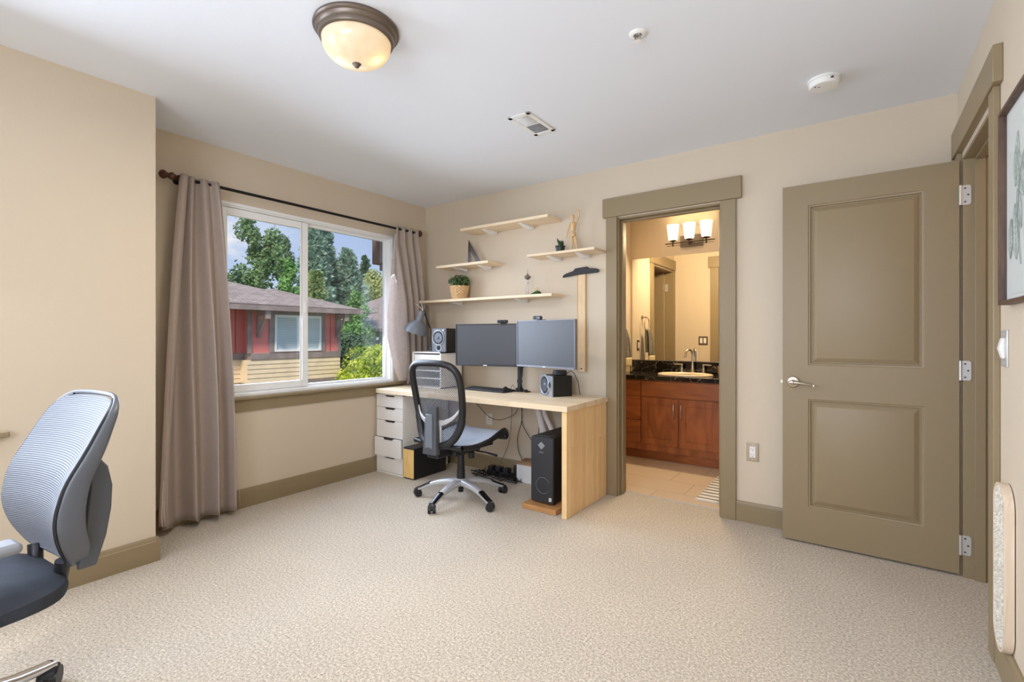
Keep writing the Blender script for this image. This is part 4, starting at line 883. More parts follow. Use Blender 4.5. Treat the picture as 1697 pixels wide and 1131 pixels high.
def mesh_chair(loc,rot):
    t=thing('office_chair','black and silver mesh task chair at the desk','office chair',loc,rot,local=True)
    rd_=math.degrees(rot)
    five_star(t,M['silver'],M['blackgl'],.332,.152,[x-rd_ for x in (-12,60,132,-156,-84)])
    m=MB(); m.cyl((0,0,.105),(0,0,.155),.04,n=24); m.build('hub',M['silver'],t)
    m=MB(); m.cyl((0,0,.055),(0,0,.10),.019,n=16); m.build('cylinder_tip',M['rubber'],t)
    m=MB(); m.cyl((0,0,.15),(0,0,.215),.031,.029,n=24); m.cyl((0,0,.215),(0,0,.27),.027,.026,n=24); m.cyl((0,0,.27),(0,0,.345),.024,n=24); m.build('gas_lift',M['black'],t)
    m=MB(); m.box(-.085,.085,-.15,.10,.345,.385); m.box(-.05,.05,.08,.16,.355,.395); m.box(-.17,.17,-.03,.02,.375,.40); m.cyl((.07,.035,.30),(.07,.035,.35),.022,n=16); m.build('tilt_mechanism',M['blacksoft'],t,bev=.008)
    m=MB(); m.tube([(.08,.05,.355),(.18,.07,.350),(.27,.08,.338)],[.006,.006,.009],8); m.build('tilt_lever',M['black'],t)
    # seat: dished mesh with waterfall front in a black frame
    def sz(x,y):
        v=(y+.235)/.50
        z=prof1([(-.001,.437),(-.15,.428),(-.30,.430),(-.5,.446),(-.7,.470),(-.85,.484),(-.93,.482),(-1.0,.462)],-v)
        return z+.016*(x/.24)**2*(1-.5*max(0,v))
    def hw(v): return .205+.045*sin(pi*min(1,.15+.75*v))
    def seat(u,v):
        y=-.235+.50*v; x=(2*u-1)*hw(v)*.93; return (x,y,sz(x,y))
    m=MB(); m.sheet(seat,24,30); m.build('seat_mesh',M['chairseat'],t,fixn=False)
    path=[]
    for i in range(31): v=i/30; path.append((hw(v),-.235+.5*v))
    path2=[(x*cos(0),y) for x,y in path]
    loop=[(p[0],p[1]) for p in path]+[(-p[0],p[1]) for p in reversed(path)]
    def seatframe(sgn):
        def g(u,v):
            vv=v; y=-.235+.50*vv; x=sgn*hw(vv); a=2*pi*u
            zz=sz(x,y)-.010; return (x+sgn*.016*cos(a)*1.0,y,zz+.018*sin(a)*(1+.9*max(0,vv-.55)*2))
        return g
    m=MB(); 
    for sgn in (-1,1): m.sheet(seatframe(sgn),10,30,closed=True)
    def fr(u,v):
        x=(2*v-1)*hw(1); a=2*pi*u; y=.255; return (x,y+.026*cos(a)-.004,sz(x,.265)-.022+.030*sin(a))
    m.sheet(fr,10,20,closed=True)
    for sgn in (-1,1): m.sphere((sgn*hw(1),.250,sz(.24,.265)-.022),.030,12,8,(.7,.9,1))
    def rr(u,v):
        x=(2*v-1)*hw(0); a=2*pi*u; return (x,-.235+.013*cos(a),sz(x,-.235)-.008+.015*sin(a))
    m.sheet(rr,10,20,closed=True)
    m.build('seat_frame',M['black'],t,ang=60)
    m=MB(); m.box(-.16,.16,-.16,.17,.388,.408)
    def under(u,v):
        y=.08+.15*v; x=(2*u-1)*.17; return (x,y,sz(0,y)-.055+.03*v)
    m.sheet(under,6,6); m.build('seat_pan',M['blacksoft'],t,bev=.006,solid=.004)
    # backrest
    BY=-.225
    def by(z,x=0):
        q=.025+prof1([(1.03,-.300),(.95,-.282),(.85,-.258),(.75,-.238),(.65,-.222),(.58,-.218),(.50,-.228),(.44,-.245)],z)
        return q-.030*(1-(x/.235)**2)
    out=[]
    import bisect
    K=[(0,1.000),(.10,.997),(.165,.983),(.206,.948),(.222,.90),(.226,.84),(.222,.76),(.214,.68),(.200,.60),(.178,.535),(.140,.478),(.085,.445),(0,.432)]
    def cr(Q,n=5):
        q=[]
        for i in range(len(Q)-1):
            p0=Vector(Q[max(i-1,0)]);p1=Vector(Q[i]);p2=Vector(Q[i+1]);p3=Vector(Q[min(i+2,len(Q)-1)])
            for j in range(n):
                s=j/n; q.append(.5*((2*p1)+(p2-p0)*s+(2*p0-5*p1+4*p2-p3)*s*s+(3*p1-p0-3*p2+p3)*s**3))
        q.append(Vector(Q[-1])); return q
    hs=cr([Vector(p) for p in K])
    loop=[(p.x,p.y) for p in hs]+[(-p.x,p.y) for p in reversed(hs[1:-1])]
    nL=len(loop)
    def loopc(i): x,z=loop[i%nL]; return Vector((x,by(z,x),z))
    vs=[];fs=[];ns=10
    for i in range(nL):
        p=loopc(i); d=(loopc(i+1)-loopc(i-1)).normalized(); nin=Vector((-p.x,0,.73-p.z)).normalized(); yv=Vector((0,1,0)); nn_=d.cross(yv).normalized()
        wv=.023 if p.z>.62 else .028
        for j in range(ns):
            a=2*pi*j/ns; vs.append(p+nn_*cos(a)*wv+yv*(sin(a)*.026-.012))
    for i in range(nL):
        for j in range(ns): fs.append((i*ns+j,i*ns+(j+1)%ns,((i+1)%nL)*ns+(j+1)%ns,((i+1)%nL)*ns+j))
    MB().add(vs,fs).build('back_frame',M['black'],t,ang=70)
    def halfw(z):
        best=0
        for i in range(len(hs)-1):
            a,b_=hs[i],hs[i+1]
            if (a.y-z)*(b_.y-z)<=0 and abs(a.y-b_.y)>1e-6: best=max(best,lerp(a.x,b_.x,(a.y-z)/(a.y-b_.y)))
        return best
    def bm_(u,v):
        z=lerp(.440,.994,v); x=(2*u-1)*max(.01,halfw(z)-.004); return (x,by(z,x),z)
    m=MB(); m.sheet(bm_,26,36); m.build('back_mesh',M['chairback'],t,fixn=False)
    # spine and lumbar yoke
    def spine(u,v):
        a=2*pi*u; c_,s_=cos(a),sin(a); c_=abs(c_)**.45*(1 if c_>0 else -1); s_=abs(s_)**.45*(1 if s_>0 else -1)
        z=lerp(.385,.705,v); w=lerp(.064,.050,v); yc=-.285-.010*(1-v)
        return (c_*w,yc+s_*lerp(.030,.020,v),z)
    m=MB(); m.sheet(spine,28,14,closed=True); m.add([spine(i/28,1) for i in range(28)],[tuple(range(28))]); m.add([spine(i/28,0) for i in range(28)],[tuple(range(28))])
    m.build('spine',M['darkgrey'],t,ang=50,bev=.004)
    m=MB(); m.prism([(-.036,.42),(.036,.42),(.028,.655),(-.028,.655)],lambda u,v:(u,-.322,v),lambda u,v:(u,-.305,v)); m.build('spine_inset',M['lampgrey'],t,bev=.003)
    m=MB(); m.box(-.055,.055,-.29,-.08,.352,.392); m.build('spine_foot',M['black'],t,bev=.012)
    for sgn in (-1,1):
        m=MB(); q=cr([Vector((sgn*.036,-.270,.592)),Vector((sgn*.10,-.262,.604)),Vector((sgn*.16,-.242,.640)),Vector((sgn*.213,-.215,.712))],6)
        vs=[];fs=[]
        for p in q:
            hh=lerp(.045,.020,min(1,abs(p.x)/.21)); vs+=[p+Vector((0,-.007,hh/2)),p+Vector((0,-.007,-hh/2)),p+Vector((0,.007,-hh/2)),p+Vector((0,.007,hh/2))]
        for i in range(len(q)-1):
            for j in range(4): fs.append((i*4+j,i*4+(j+1)%4,i*4+4+(j+1)%4,i*4+4+j))
        m.add(vs,fs); m.build('lumbar_yoke',M['silver'],t,bev=.003)
        m=MB(); m.box(sgn*.030,sgn*.066,-.272,-.256,.44,.60); m.build('yoke_plate',M['silver'],t,bev=.004)
    return t
mesh_chair((1.109,-.730,0),R(-1))

# ------------------------------------------------------------------ light grey chair at the left edge
def grey_chair(loc,rot):
    t=thing('office_chair','light grey ribbed-back office chair with dark seat near the projecting wall','office chair',loc,rot,local=True)
    rd_=math.degrees(rot)
    five_star(t,M['chrome'],M['blackgl'],.335,.150,[116-rd_+72*i for i in range(5)],pads=False,w0=.06,w1=.044,tip=.088,wr=.034)
    m=MB(); m.cyl((0,0,.09),(0,0,.155),.042,n=24); m.build('hub',M['chrome'],t)
    m=MB(); m.cyl((0,0,.15),(0,0,.26),.030,n=24); m.cyl((0,0,.26),(0,0,.36),.022,n=24); m.build('gas_lift',M['black'],t)
    m=MB(); m.box(-.11,.11,-.16,.10,.36,.40); m.build('tilt_mechanism',M['blacksoft'],t,bev=.01)
    # seat cushion
    def cush(sgn):
        def g(u,v):
            a=2*pi*u; c_,s_=cos(a),sin(a); c_=abs(c_)**.55*(1 if c_>0 else -1); s_=abs(s_)**.55*(1 if s_>0 else -1)
            r=v
            x=.250*c_*r; y=-.035+.25*s_*r
            if sgn>0: z=.486-.030*max(0,r-.55)/.45*max(0,r-.55)/.45*1.3-.012*(y/.24)-.005*cos(4*x)
            else: z=.388+.030*max(0,r-.6)/.4
            return (x,y,z)
        return g
    m=MB(); m.sheet(cush(1),48,12,closed=True); m.sheet(cush(-1),48,12,closed=True)
    g1,g2=cush(1),cush(-1)
    m.sheet(lambda u,v:tuple(lerp(g2(u,1)[i],g1(u,1)[i],v) if i==2 else g1(u,1)[i]*(1+.018*sin(pi*v)) for i in range(3)),48,5,closed=True)
    m.build('seat_cushion',M['seatfab'],t,ang=80)
    # backrest profile (y forward) by height
    PB=[(.985,-.360),(.93,-.330),(.835,-.284),(.75,-.236),(.655,-.213),(.58,-.220),(.496,-.246)]
    def pb(z): return prof1(PB,z)
    def sm(z): return sum(pb(z+d) for d in (-.03,-.02,-.01,0,.01,.02,.03))/7
    def hwz(z): return prof1([(.99,.160),(.975,.205),(.95,.226),(.85,.236),(.70,.234),(.62,.228),(.55,.202),(.49,.16)],z)
    def yy(x,z): return sm(z)-.045*(1-(x/.24)**2)
    K2=[(0,.982),(.11,.981),(.174,.973),(.212,.948),(.228,.91),(.236,.84),(.234,.74),(.227,.64),(.212,.572),(.186,.522),(.15,.496),(.08,.486),(0,.484)]
    def crv(Q,n=5):
        q=[]
        for i in range(len(Q)-1):
            p0=Vector(Q[max(i-1,0)]);p1=Vector(Q[i]);p2=Vector(Q[i+1]);p3=Vector(Q[min(i+2,len(Q)-1)])
            for j in range(n):
                w_=j/n; q.append(.5*((2*p1)+(p2-p0)*w_+(2*p0-5*p1+4*p2-p3)*w_*w_+(3*p1-p0-3*p2+p3)*w_**3))
        q.append(Vector(Q[-1])); return q
    hs=crv(K2)
    def halfw(z):
        best=.005
        for a,b_ in zip(hs,hs[1:]):
            if (a.y-z)*(b_.y-z)<=0 and abs(a.y-b_.y)>1e-6: best=max(best,lerp(a.x,b_.x,(a.y-z)/(a.y-b_.y)))
        return best
    def face(u,v):
        z=lerp(.4855,.981,v); x=(2*u-1)*halfw(z); return (x,yy(x,z),z)
    m=MB(); m.sheet(face,24,56); m.build('back_mesh',M['ribmesh'],t,ang=180)
    loop=[(p.x,p.y) for p in hs]+[(-p.x,p.y) for p in reversed(hs[1:-1])]; nL=len(loop)
    def sweep(off,rw,dep):
        vs=[];fs=[];ns=14
        for i in range(nL):
            x,z=loop[i]; xa,za=loop[i-1]; xb,zb_=loop[(i+1)%nL]; d=Vector((xb-xa,zb_-za)).normalized(); n_=Vector((-d.y,d.x))
            if n_.dot(Vector((x,z-.73)))<0: n_=-n_
            w_=abs(x)/.24; dd=dep(z)*(.45+.55*min(1,w_*1.15)**2)
            for j in range(ns):
                a=2*pi*j/ns; c_,s_=cos(a),sin(a); c_=abs(c_)**.7*(1 if c_>0 else -1); s_=abs(s_)**.7*(1 if s_>0 else -1)
                vs.append((x+n_.x*(off+rw*c_),yy(x,z)-.007-dd/2+s_*dd/2,z+n_.y*(off+rw*c_)))
        for i in range(nL):
            for j in range(ns): fs.append((i*ns+j,i*ns+(j+1)%ns,((i+1)%nL)*ns+(j+1)%ns,((i+1)%nL)*ns+j))
        return MB().add(vs,fs)
    dp=lambda z:prof1([(1.0,.012),(.96,.020),(.93,.028),(.85,.042),(.75,.056),(.65,.066),(.56,.066),(.46,.05)],z)
    sweep(.006,.008,dp).build('back_frame',mat('slate_grey_plastic',(86,89,94),.4),t,ang=70)
    for sgn in (-1,1):
        m=MB(); m.tube([(sgn*(p.x+.001),yy(p.x,p.y)-.005,p.y) for p in hs if p.x>.15],.005,8); m.build('edge_seam',M['black'],t)
    # arched support bar behind the backrest
    for sgn in (-1,1):
        m=MB(); pts=[(.19,-.325,.812),(.198,-.335,.780),(.202,-.338,.72),(.200,-.334,.65),(.194,-.326,.57),(.184,-.310,.480)]
        q=[Vector((sgn*p[0],p[1],p[2])) for p in pts]
        vs=[];fs=[]
        for i,p in enumerate(q):
            d=[.022,.044,.058,.062,.058,.046][i]; e=.010
            vs+=[p+Vector((-e,-d/2,0)),p+Vector((e,-d/2,0)),p+Vector((e,d/2,0)),p+Vector((-e,d/2,0))]
        for i in range(len(q)-1):
            for j in range(4): fs.append((i*4+j,i*4+(j+1)%4,i*4+4+(j+1)%4,i*4+4+j))
        fs+=[(3,2,1,0),(len(vs)-4,len(vs)-3,len(vs)-2,len(vs)-1)]
        m.add(vs,fs); m.build('support_bar',M['darkgrey'],t,bev=.006)
    m=MB(); m.box(-.15,.15,-.335,-.305,.49,.55); m.build('support_bridge',M['darkgrey'],t,bev=.008)
    m=MB(); m.tube([(.12,-.275,.50),(.10,-.272,.42),(.07,-.20,.385),(.0,-.10,.38)],.020,10); m.tube([(-.12,-.275,.50),(-.10,-.272,.42),(-.07,-.20,.385),(0,-.10,.38)],.020,10); m.build('back_stem',M['black'],t)
    for sgn in (-1,1):
        m=MB(); m.tube([(sgn*.20,.0,.39),(sgn*.272,.0,.41),(sgn*.282,.0,.50),(sgn*.28,0,.615)],.016,10)
        ab=m.build('arm_post',M['darkgrey'],t)
        m=MB(); m.box(sgn*.28-.040,sgn*.28+.040,-.140,.13,.618,.646); m.build('arm_pad',M['grey'],t,bev=.013,seg=3)
    return t
grey_chair((1.396,-3.262,0),R(184.5))

# ------------------------------------------------------------------ bathroom
BY=1.68; VF=1.14
t=thing('vanity_cabinet','cherry-stained bathroom vanity with drawers and two doors','vanity',(2.16,1.4,0))
boxes((1.436,2.89,VF+.02,BY-.003,.09,.766),(1.436,2.89,1.2,BY-.003,.002,.09)).build('carcass',M['cherry_h'],t,bev=.002)
boxes((1.437,2.889,VF+.016,VF+.02,.092,.765)).build('face_frame',M['cherry'],t)
for i,(z0,z1) in enumerate([(.607,.757),(.381,.603),(.154,.377)]):
    d_=boxes((1.450,1.748,VF,VF+.016,z0,z1)).build('drawer',M['cherry_h'],t,bev=.003)
    MB().lathe([(.006,0),(.006,.012),(.014,.018),(.015,.024),(.008,.028)],(1.598,VF,(z0+z1)/2+.02),16,axis=(0,-1,0)).build('knob',M['nickel'],d_)
boxes((1.757,2.468,VF,VF+.016,.607,.757)).build('false_front',M['cherry_h'],t,bev=.003)
def shaker(x0,x1,hx):
    z0,z1=.154,.600; fw=.062
    m=MB(); m.box(x0,x0+fw,VF,VF+.016,z0,z1); m.box(x1-fw,x1,VF,VF+.016,z0,z1); m.box(x0+fw,x1-fw,VF,VF+.016,z1-fw,z1); m.box(x0+fw,x1-fw,VF,VF+.016,z0,z0+fw); m.box(x0+fw,x1-fw,VF+.007,VF+.016,z0+fw,z1-fw)
    d_=m.build('cabinet_door',M['cherry'],t,bev=.0015)
    m=MB(); m.tube([(hx,VF,.418),(hx,VF-.018,.428),(hx,VF-.026,.455),(hx,VF-.028,.488),(hx,VF-.026,.522),(hx,VF-.018,.549),(hx,VF,.559)],.0045,8); m.build('handle',M['nickel'],d_)
shaker(1.757,2.106,2.070); shaker(2.110,2.468,2.138)
boxes((2.478,2.88,VF,VF+.016,.154,.757)).build('end_panel',M['cherry'],t,bev=.003)
t=thing('vanity_countertop','black granite vanity top with white veins and backsplash','countertop',(2.16,1.4,.768))
boxes((1.435,2.89,1.115,BY-.003,.768,.808)).build('slab',M['granite'],t,bev=.004)
boxes((1.435,2.89,BY-.022,BY-.003,.808,.925)).build('backsplash',M['granite'],t,bev=.002)
t=thing('bathroom_sink','oval biscuit-coloured drop-in sink in the black counter','sink',(2.10,1.375,.808))
m=MB()
prof=[(1.0,.002),(1.0,.010),(.965,.016),(.90,.015),(.86,.006),(.78,-.03)]
vs=[];fs=[];n=56
for (r,hh) in prof:
    for i in range(n): a=2*pi*i/n; vs.append((2.10+.255*r*cos(a),1.375+.205*r*sin(a),.808+hh))
for k_ in range(len(prof)-1):
    for i in range(n): fs.append((k_*n+i,k_*n+(i+1)%n,(k_+1)*n+(i+1)%n,(k_+1)*n+i))
fs.append(tuple(range((len(prof)-1)*n,len(prof)*n)))
m.add(vs,fs).build('rim',M['porcelain'],t,ang=60)
t=thing('bathroom_faucet','brushed nickel gooseneck faucet with two lever handles','faucet',(2.108,1.61,.809))
fx,fy=2.108,1.612; z=.809
m=MB(); m.lathe([(.027,0),(.027,.008),(.021,.02),(.016,.05),(.014,.08),(.011,.10)],(fx,fy,z),24)
m.tube([(fx,fy,z+.09),(fx,fy,z+.19)]+[(fx-.022*(1-cos(a))*1.0-.0,fy-.045*(1-cos(a)),z+.19+.05*sin(a)) for a in [pi*i/12 for i in range(13)]]+[(fx-.047,fy-.093,z+.16)],[.011]*2+[.0105]*13+[.012],12); m.build('spout',M['nickel'],t)
for s_ in (-1,1):
    hx=fx+s_*.105; m=MB(); m.lathe([(.024,0),(.024,.006),(.018,.02),(.013,.05),(.012,.075),(.015,.082),(.012,.095)],(hx,fy,z),20); hv=m.build('handle_base',M['nickel'],t)
    m=MB(); m.tube([(hx,fy,z+.088),(hx+s_*.03,fy-.004,z+.090),(hx+s_*.075,fy-.008,z+.088)],[.008,.007,.0055],8); m.build('lever',M['nickel'],hv)
t=tag(MB().lathe([(.022,0),(.028,.01),(.030,.085),(.027,.085),(.025,.01)],(2.375,1.60,.8085),20).build('bathroom_tumbler',mat('amber_woven',(150,112,66),.6,var=.3,scale=120),loc=(2.375,1.60,.8085)),'amber tumbler at the right end of the black backsplash','tumbler')
tag(boxes((1.455,2.885,BY-.006,BY-.001,.930,2.014)).build('wall_mirror',M['mirror'],loc=(2.2,BY,1.47),smooth=False),'large frameless bathroom mirror above the black counter','mirror')
t=thing('vanity_light','bronze three-light bathroom vanity fixture with glowing white glass shades','vanity light',(2.085,BY,2.15))
boxes((1.972,2.196,BY-.022,BY-.001,2.090,2.207)).build('backplate',M['bronze'],t,bev=.003)
m=MB(); m.box(1.848,2.328,BY-.108,BY-.096,2.118,2.127); m.box(1.862,2.315,BY-.106,BY-.100,2.098,2.102); m.cyl((2.085,BY-.02,2.13),(2.085,BY-.10,2.122),.010,n=12); m.build('bar',M['darkbronze'],t)
shm,nt,b_,o_=nodes('lit_opal_glass'); b_.inputs['Base Color'].default_value=lin((250,244,230)); b_.inputs['Emission Color'].default_value=lin((255,238,206)); b_.inputs['Emission Strength'].default_value=1.15
blb=emit('lit_vanity_bulb',(255,236,200),30)
for x in (1.924,2.085,2.247):
    m=MB(); m.cyl((x,BY-.102,2.092),(x,BY-.102,2.14),.007,n=12); m.lathe([(.010,0),(.034,.008),(.036,.014),(.024,.020)],(x,BY-.102,2.138),24); cpp=m.build('socket_cup',M['darkbronze'],t)
    m=MB(); m.lathe([(.040,.0),(.045,.004),(.054,.09),(.061,.152),(.058,.152),(.051,.09),(.043,.006)],(x,BY-.102,2.158),28,cap=False); m.build('glass_shade',shm,cpp)
    MB().sphere((x,BY-.102,2.225),.024,12,8,(1,1,1.3)).build('bulb',blb,cpp)
# towel ring and towel on the bathroom side wall
t=thing('towel_ring','brushed nickel towel ring on the bathroom side wall','towel ring',(1.434,1.33,1.40))
m=MB(); m.lathe([(.024,0),(.024,.006),(.010,.012),(.009,.06)],(1.434,1.33,1.40),20,axis=(1,0,0)); m.tube([(1.492+.0*cos(a),1.33+.075*sin(a),1.395-.075+.075*cos(a)) for a in [2*pi*i/32 for i in range(33)]],.0045,8); m.build('ring',M['nickel'],t)
tw=thing('hand_towel','grey hand towel with a cream fringed band hanging on the ring','towel',(1.495,1.33,1.25))
def tow(zt,zb,off):
    def g(u,v):
        z=lerp(zt,zb,v); w=lerp(.022,.085,v**.6); y=1.33+(2*u-1)*w; x=1.498+off+(.030)*v**.6*(1+.0)+.016*sin(2*pi*2.2*u+.8+off*30)*min(1,v*2+.3); return (x,y,z)
    return g
m=MB(); m.sheet(tow(1.262,.965,.012),30,20); m.sheet(tow(1.262,1.0,-.018),30,20); m.build('cloth',M['towel'],tw,solid=.004)
m=MB(); g=tow(1.262,.965,.012); f_=lambda u,v:(g(u,1)[0],g(u,1)[1],lerp(.965,.875,v)); m.sheet(f_,30,5); m.build('cream_band',M['towelc'],tw,solid=.004)
m=MB()
for i in range(14):
    p=f_(i/13,1); m.tube([p,(p[0]+.003*sin(i),p[1]+.004*cos(i*2),.85),(p[0],p[1]+.004*sin(i*3),.822)],.0028,5)
m.build('fringe',M['towelc'],tw)
t=thing('light_switch','double white rocker switch reflected in the bathroom mirror','light switch',(1.80,TB,1.13))
boxes((1.752,1.868,TB,TB+.006,1.068,1.182)).build('plate',M['bronze'],t,bev=.002)
for x in (1.787,1.833): boxes((x-.016,x+.016,TB+.006,TB+.010,1.092,1.158)).build('rocker',M['plastic'],t,bev=.001)
t=thing('light_switch','narrow white switch on the bathroom side wall by the mirror','light switch',(1.433,1.45,1.08))
boxes((1.433,1.439,1.415,1.485,1.02,1.14)).build('plate',M['bronze'],t,bev=.002)
boxes((1.439,1.443,1.434,1.466,1.047,1.113)).build('rocker',M['plastic'],t,bev=.001)
t=thing('bath_mat','white striped woven bath mat on the bathroom tile','bath mat',(2.60,.6,0))
m=MB(); Mm=None
def mt(u,v):
    x=lerp(2.50,2.66,u); y=lerp(.24,.92,v); return (x,y,.006+.0015*sin(60*v))
m.sheet(mt,4,120); m.build('weave',mat('white_cotton',(232,228,220),.95,bump=.6,bscale=200),t,solid=.010)
m=MB()
for i in range(9):
    y=.275+i*.073; m.box(2.502,2.658,y,y+.010,.0125,.0135)
m.build('stripe',mat('charcoal_yarn',(70,66,62),.9),t)
m=MB()
for i in range(20):
    x=2.505+i*.008; m.tube([(x,.24,.006),(x+.002,.225,.004)],.0025,4)
m.build('fringe',mat('white_fringe',(228,222,212),.95),t)

# ------------------------------------------------------------------ outside
tag(MB().add([(-70,-40,-3.2),(-.2,-40,-3.2),(-.2,60,-3.2),(-70,60,-3.2)],[(0,1,2,3)]).build('ground',M['ground'],smooth=False),'lawn and soil between the houses outside the window','ground',kind='structure')
# timber corbel under our own eave
t=thing('timber_corbel','brown timber eave bracket at the upper corner of the window','bracket',(-.4,-.16,2.0))
m=MB(); m.box(-.50,-.14,-.245,-.06,1.90,2.30); m.build('beam',M['corbel'],t,bev=.008)
m=MB(); m.prism([(-.145,1.90),(-.46,1.90),(-.46,1.84),(-.40,1.83),(-.145,1.58)],lambda u,v:(u,-.185,v),lambda u,v:(u,-.065,v)); m.build('brace',M['corbel'],t,bev=.006)
# the red house opposite
hx=-12.0; yR=7.445; yL=-1.0
t=thing('neighbor_house','red and cream house with brown roof seen through the window','house',(hx,4,-3.2))
boxes((hx-6,hx,4.28,yR,.64,2.12),(hx-6,hx-.45,yL,4.28,.64,2.12)).build('upper_wall',M['red'],t,smooth=False)
m=MB(); m.box(hx-6,hx+.02,4.24,yR+.03,.44,.655); m.box(hx-6,hx-.43,yL,4.24,.44,.655); m.box(hx-.02,hx+.025,4.14,4.28,.64,2.05); m.box(hx-.02,hx+.025,yR-.10,yR+.03,.64,2.05); m.box(hx-.02,hx+.02,4.28,yR,1.98,2.12)
m.box(hx-6,hx+.04,4.15,yR+.03,-.56,-.28); m.box(hx,hx+.03,4.82,4.99,.64,2.02); m.box(hx,hx+.03,6.68,6.85,.64,2.02); m.box(hx,hx+.03,4.99,6.68,1.89,2.02); m.build('trim_boards',M['brownt'],t,bev=.01)
m=MB()
nb=5
for i in range(nb):
    z0=-.28+i*.144; m.prism([(0,0),(.035,0),(.012,.144),(0,.144)],lambda u,v:(hx-.03+u,4.14,z0+v),lambda u,v:(hx-.03+u,yR+.02,z0+v))
    m.prism([(0,0),(.035,0),(.012,.144),(0,.144)],lambda u,v:(hx-.47+u,yL,z0+v),lambda u,v:(hx-.47+u,4.14,z0+v))
m.box(hx-6,hx-.03,4.14,yR+.0,-.28,.44); m.box(hx-6,hx-.47,yL,4.14,-.9,.44); m.build('lap_siding',M['cream'],t,smooth=False)
m=MB(); m.box(hx-6,hx-.45,yL,7.07,-3.2,-.56); 
for i in range(18):
    z0=-3.2+i*.144; m.prism([(0,0),(.035,0),(.012,.144),(0,.144)],lambda u,v:(hx-.45+u,yL,z0+v),lambda u,v:(hx-.45+u,7.07,z0+v))
m.build('lower_siding',M['cream2'],t,smooth=False)
wn=frame_yz(MB(),hx-.01,hx+.05,4.995,6.675,.675,1.895,.075).build('window_frame',M['housewhite'],t,bev=.01)
boxes((hx-.005,hx+.012,5.07,6.60,.75,1.82)).build('blinds',M['blind'],wn,smooth=False)
boxes((hx+.012,hx+.024,5.81,5.87,.75,1.82)).build('mullion',M['housewhite'],wn)
m=MB(); ex=-11.3; ez=2.135
apx=(-12.97,5.47,2.80)
m.add([(ex,2.9,ez),(ex,7.89,ez),apx,(-12.97,5.25,2.78),(-17,7.89,ez),(-17,5.47,2.80)],[(0,1,2,3),(1,4,5,2)])
m.add([(ex,-3,ez),(ex,3.9,ez),(-13.2,5.35,2.77),(-15.0,4.30,3.23),(-15.0,-3,3.23),(-18,4.3,3.2),(-18,-3,3.2)],[(0,1,2,3,4),(3,2,5),(4,3,5,6)])
m.build('roof',M['roof'],t,smooth=False,solid=.05)
m=MB(); m.box(ex-.04,ex+.02,-3,7.91,1.98,2.13); m.box(-17,ex,7.85,7.91,1.98,2.13); m.add([(ex,-3,2.0),(ex,7.88,2.0),(-12,7.88,2.0),(-12,-3,2.0)],[(0,1,2,3)]); m.build('fascia',M['brownt'],t,smooth=False)
for y in (4.42,7.25):
    m=MB(); m.box(hx,hx+.62,y,y+.10,1.82,1.98); m.box(hx,hx+.10,y,y+.10,1.15,1.85); m.prism([(0,1.22),(.09,1.18),(.55,1.82),(.44,1.82)],lambda u,v:(hx+u,y+.01,v),lambda u,v:(hx+u,y+.09,v)); m.box(hx+.50,hx+.64,y-.03,y+.13,1.72,2.0); m.build('eave_bracket',M['brownt'],t,bev=.01)
# houses farther off
def far_house(label,x,y0,y1,zb,ze,zr,roofc):
    t=thing('distant_house',label,'house',(x,(y0+y1)/2,-3.2),group='grey houses beyond the shrubs')
    boxes((x-6,x,y0,y1,zb,ze)).build('wall',M['greyhouse'],t,smooth=False)
    m=MB(); o_=.5; yc=(y0+y1)/2; m.add([(x+o_,y0-o_,ze),(x+o_,y1+o_,ze),(x-6,y1+o_,ze),(x-6,y0-o_,ze),(x-2.8,yc-1.2,zr),(x-2.8,yc+1.2,zr)],[(0,1,5,4),(1,2,5),(2,3,4,5),(3,0,4)]); m.build('roof',M['roof'],t,smooth=False,solid=.08)
    m=MB(); m.box(x+o_-.05,x+o_,y0-o_,y1+o_,ze-.18,ze); m.build('fascia',M['brownt'],t)
    zv=lerp(ze,zr,.45); m=MB(); m.cyl((x-1.0,yc-1.0,zv-.1),(x-1.0,yc-1.0,zv+.22),.10,n=10); m.build('roof_vent',M['darkgrey'],t)
far_house('nearer grey house with brown roof behind the yellow bush',-24,17.6,28,-3.2,1.70,3.05,0)
far_house('farther house whose pale roof shows above the nearer one',-34,26.2,36,-3.2,3.4,5.2,0)
# trees
def conifer(c,zb,zt,r,n,s,seed,droop=.25):
    rd=random.Random(seed); k=MB(); c=Vector(c)
    nb=int(n/26)
    for b in range(nb):
        h=rd.random()**.75; z=lerp(zb,zt,h); L_=r*(1-h)**.8*rd.uniform(.65,1.1)+.15; a=rd.uniform(0,6.283); el=rd.uniform(-.05,.35)+.5*h
        d=Vector((cos(a)*cos(el),sin(a)*cos(el),sin(el)))
        for i in range(26):
            q=rd.random()**.6*L_; p=Vector((c.x,c.y,z))+d*q+Vector((rd.gauss(0,.09),rd.gauss(0,.09),-droop*q*q/max(L_,.3)+rd.gauss(0,.10)))*(.6+.5*L_)
            nv=Vector((rd.gauss(0,1),rd.gauss(0,1),rd.gauss(.5,1))).normalized(); u=(d+Vector((rd.gauss(0,.5),rd.gauss(0,.5),rd.gauss(-.2,.4)))).normalized(); w=nv.cross(u).normalized(); z_=s*rd.uniform(.6,1.3)
            k.add([p,p+u*z_*.5+w*z_*.32,p+u*z_,p+u*z_*.5-w*z_*.32],[(0,1,2,3)])
    return k
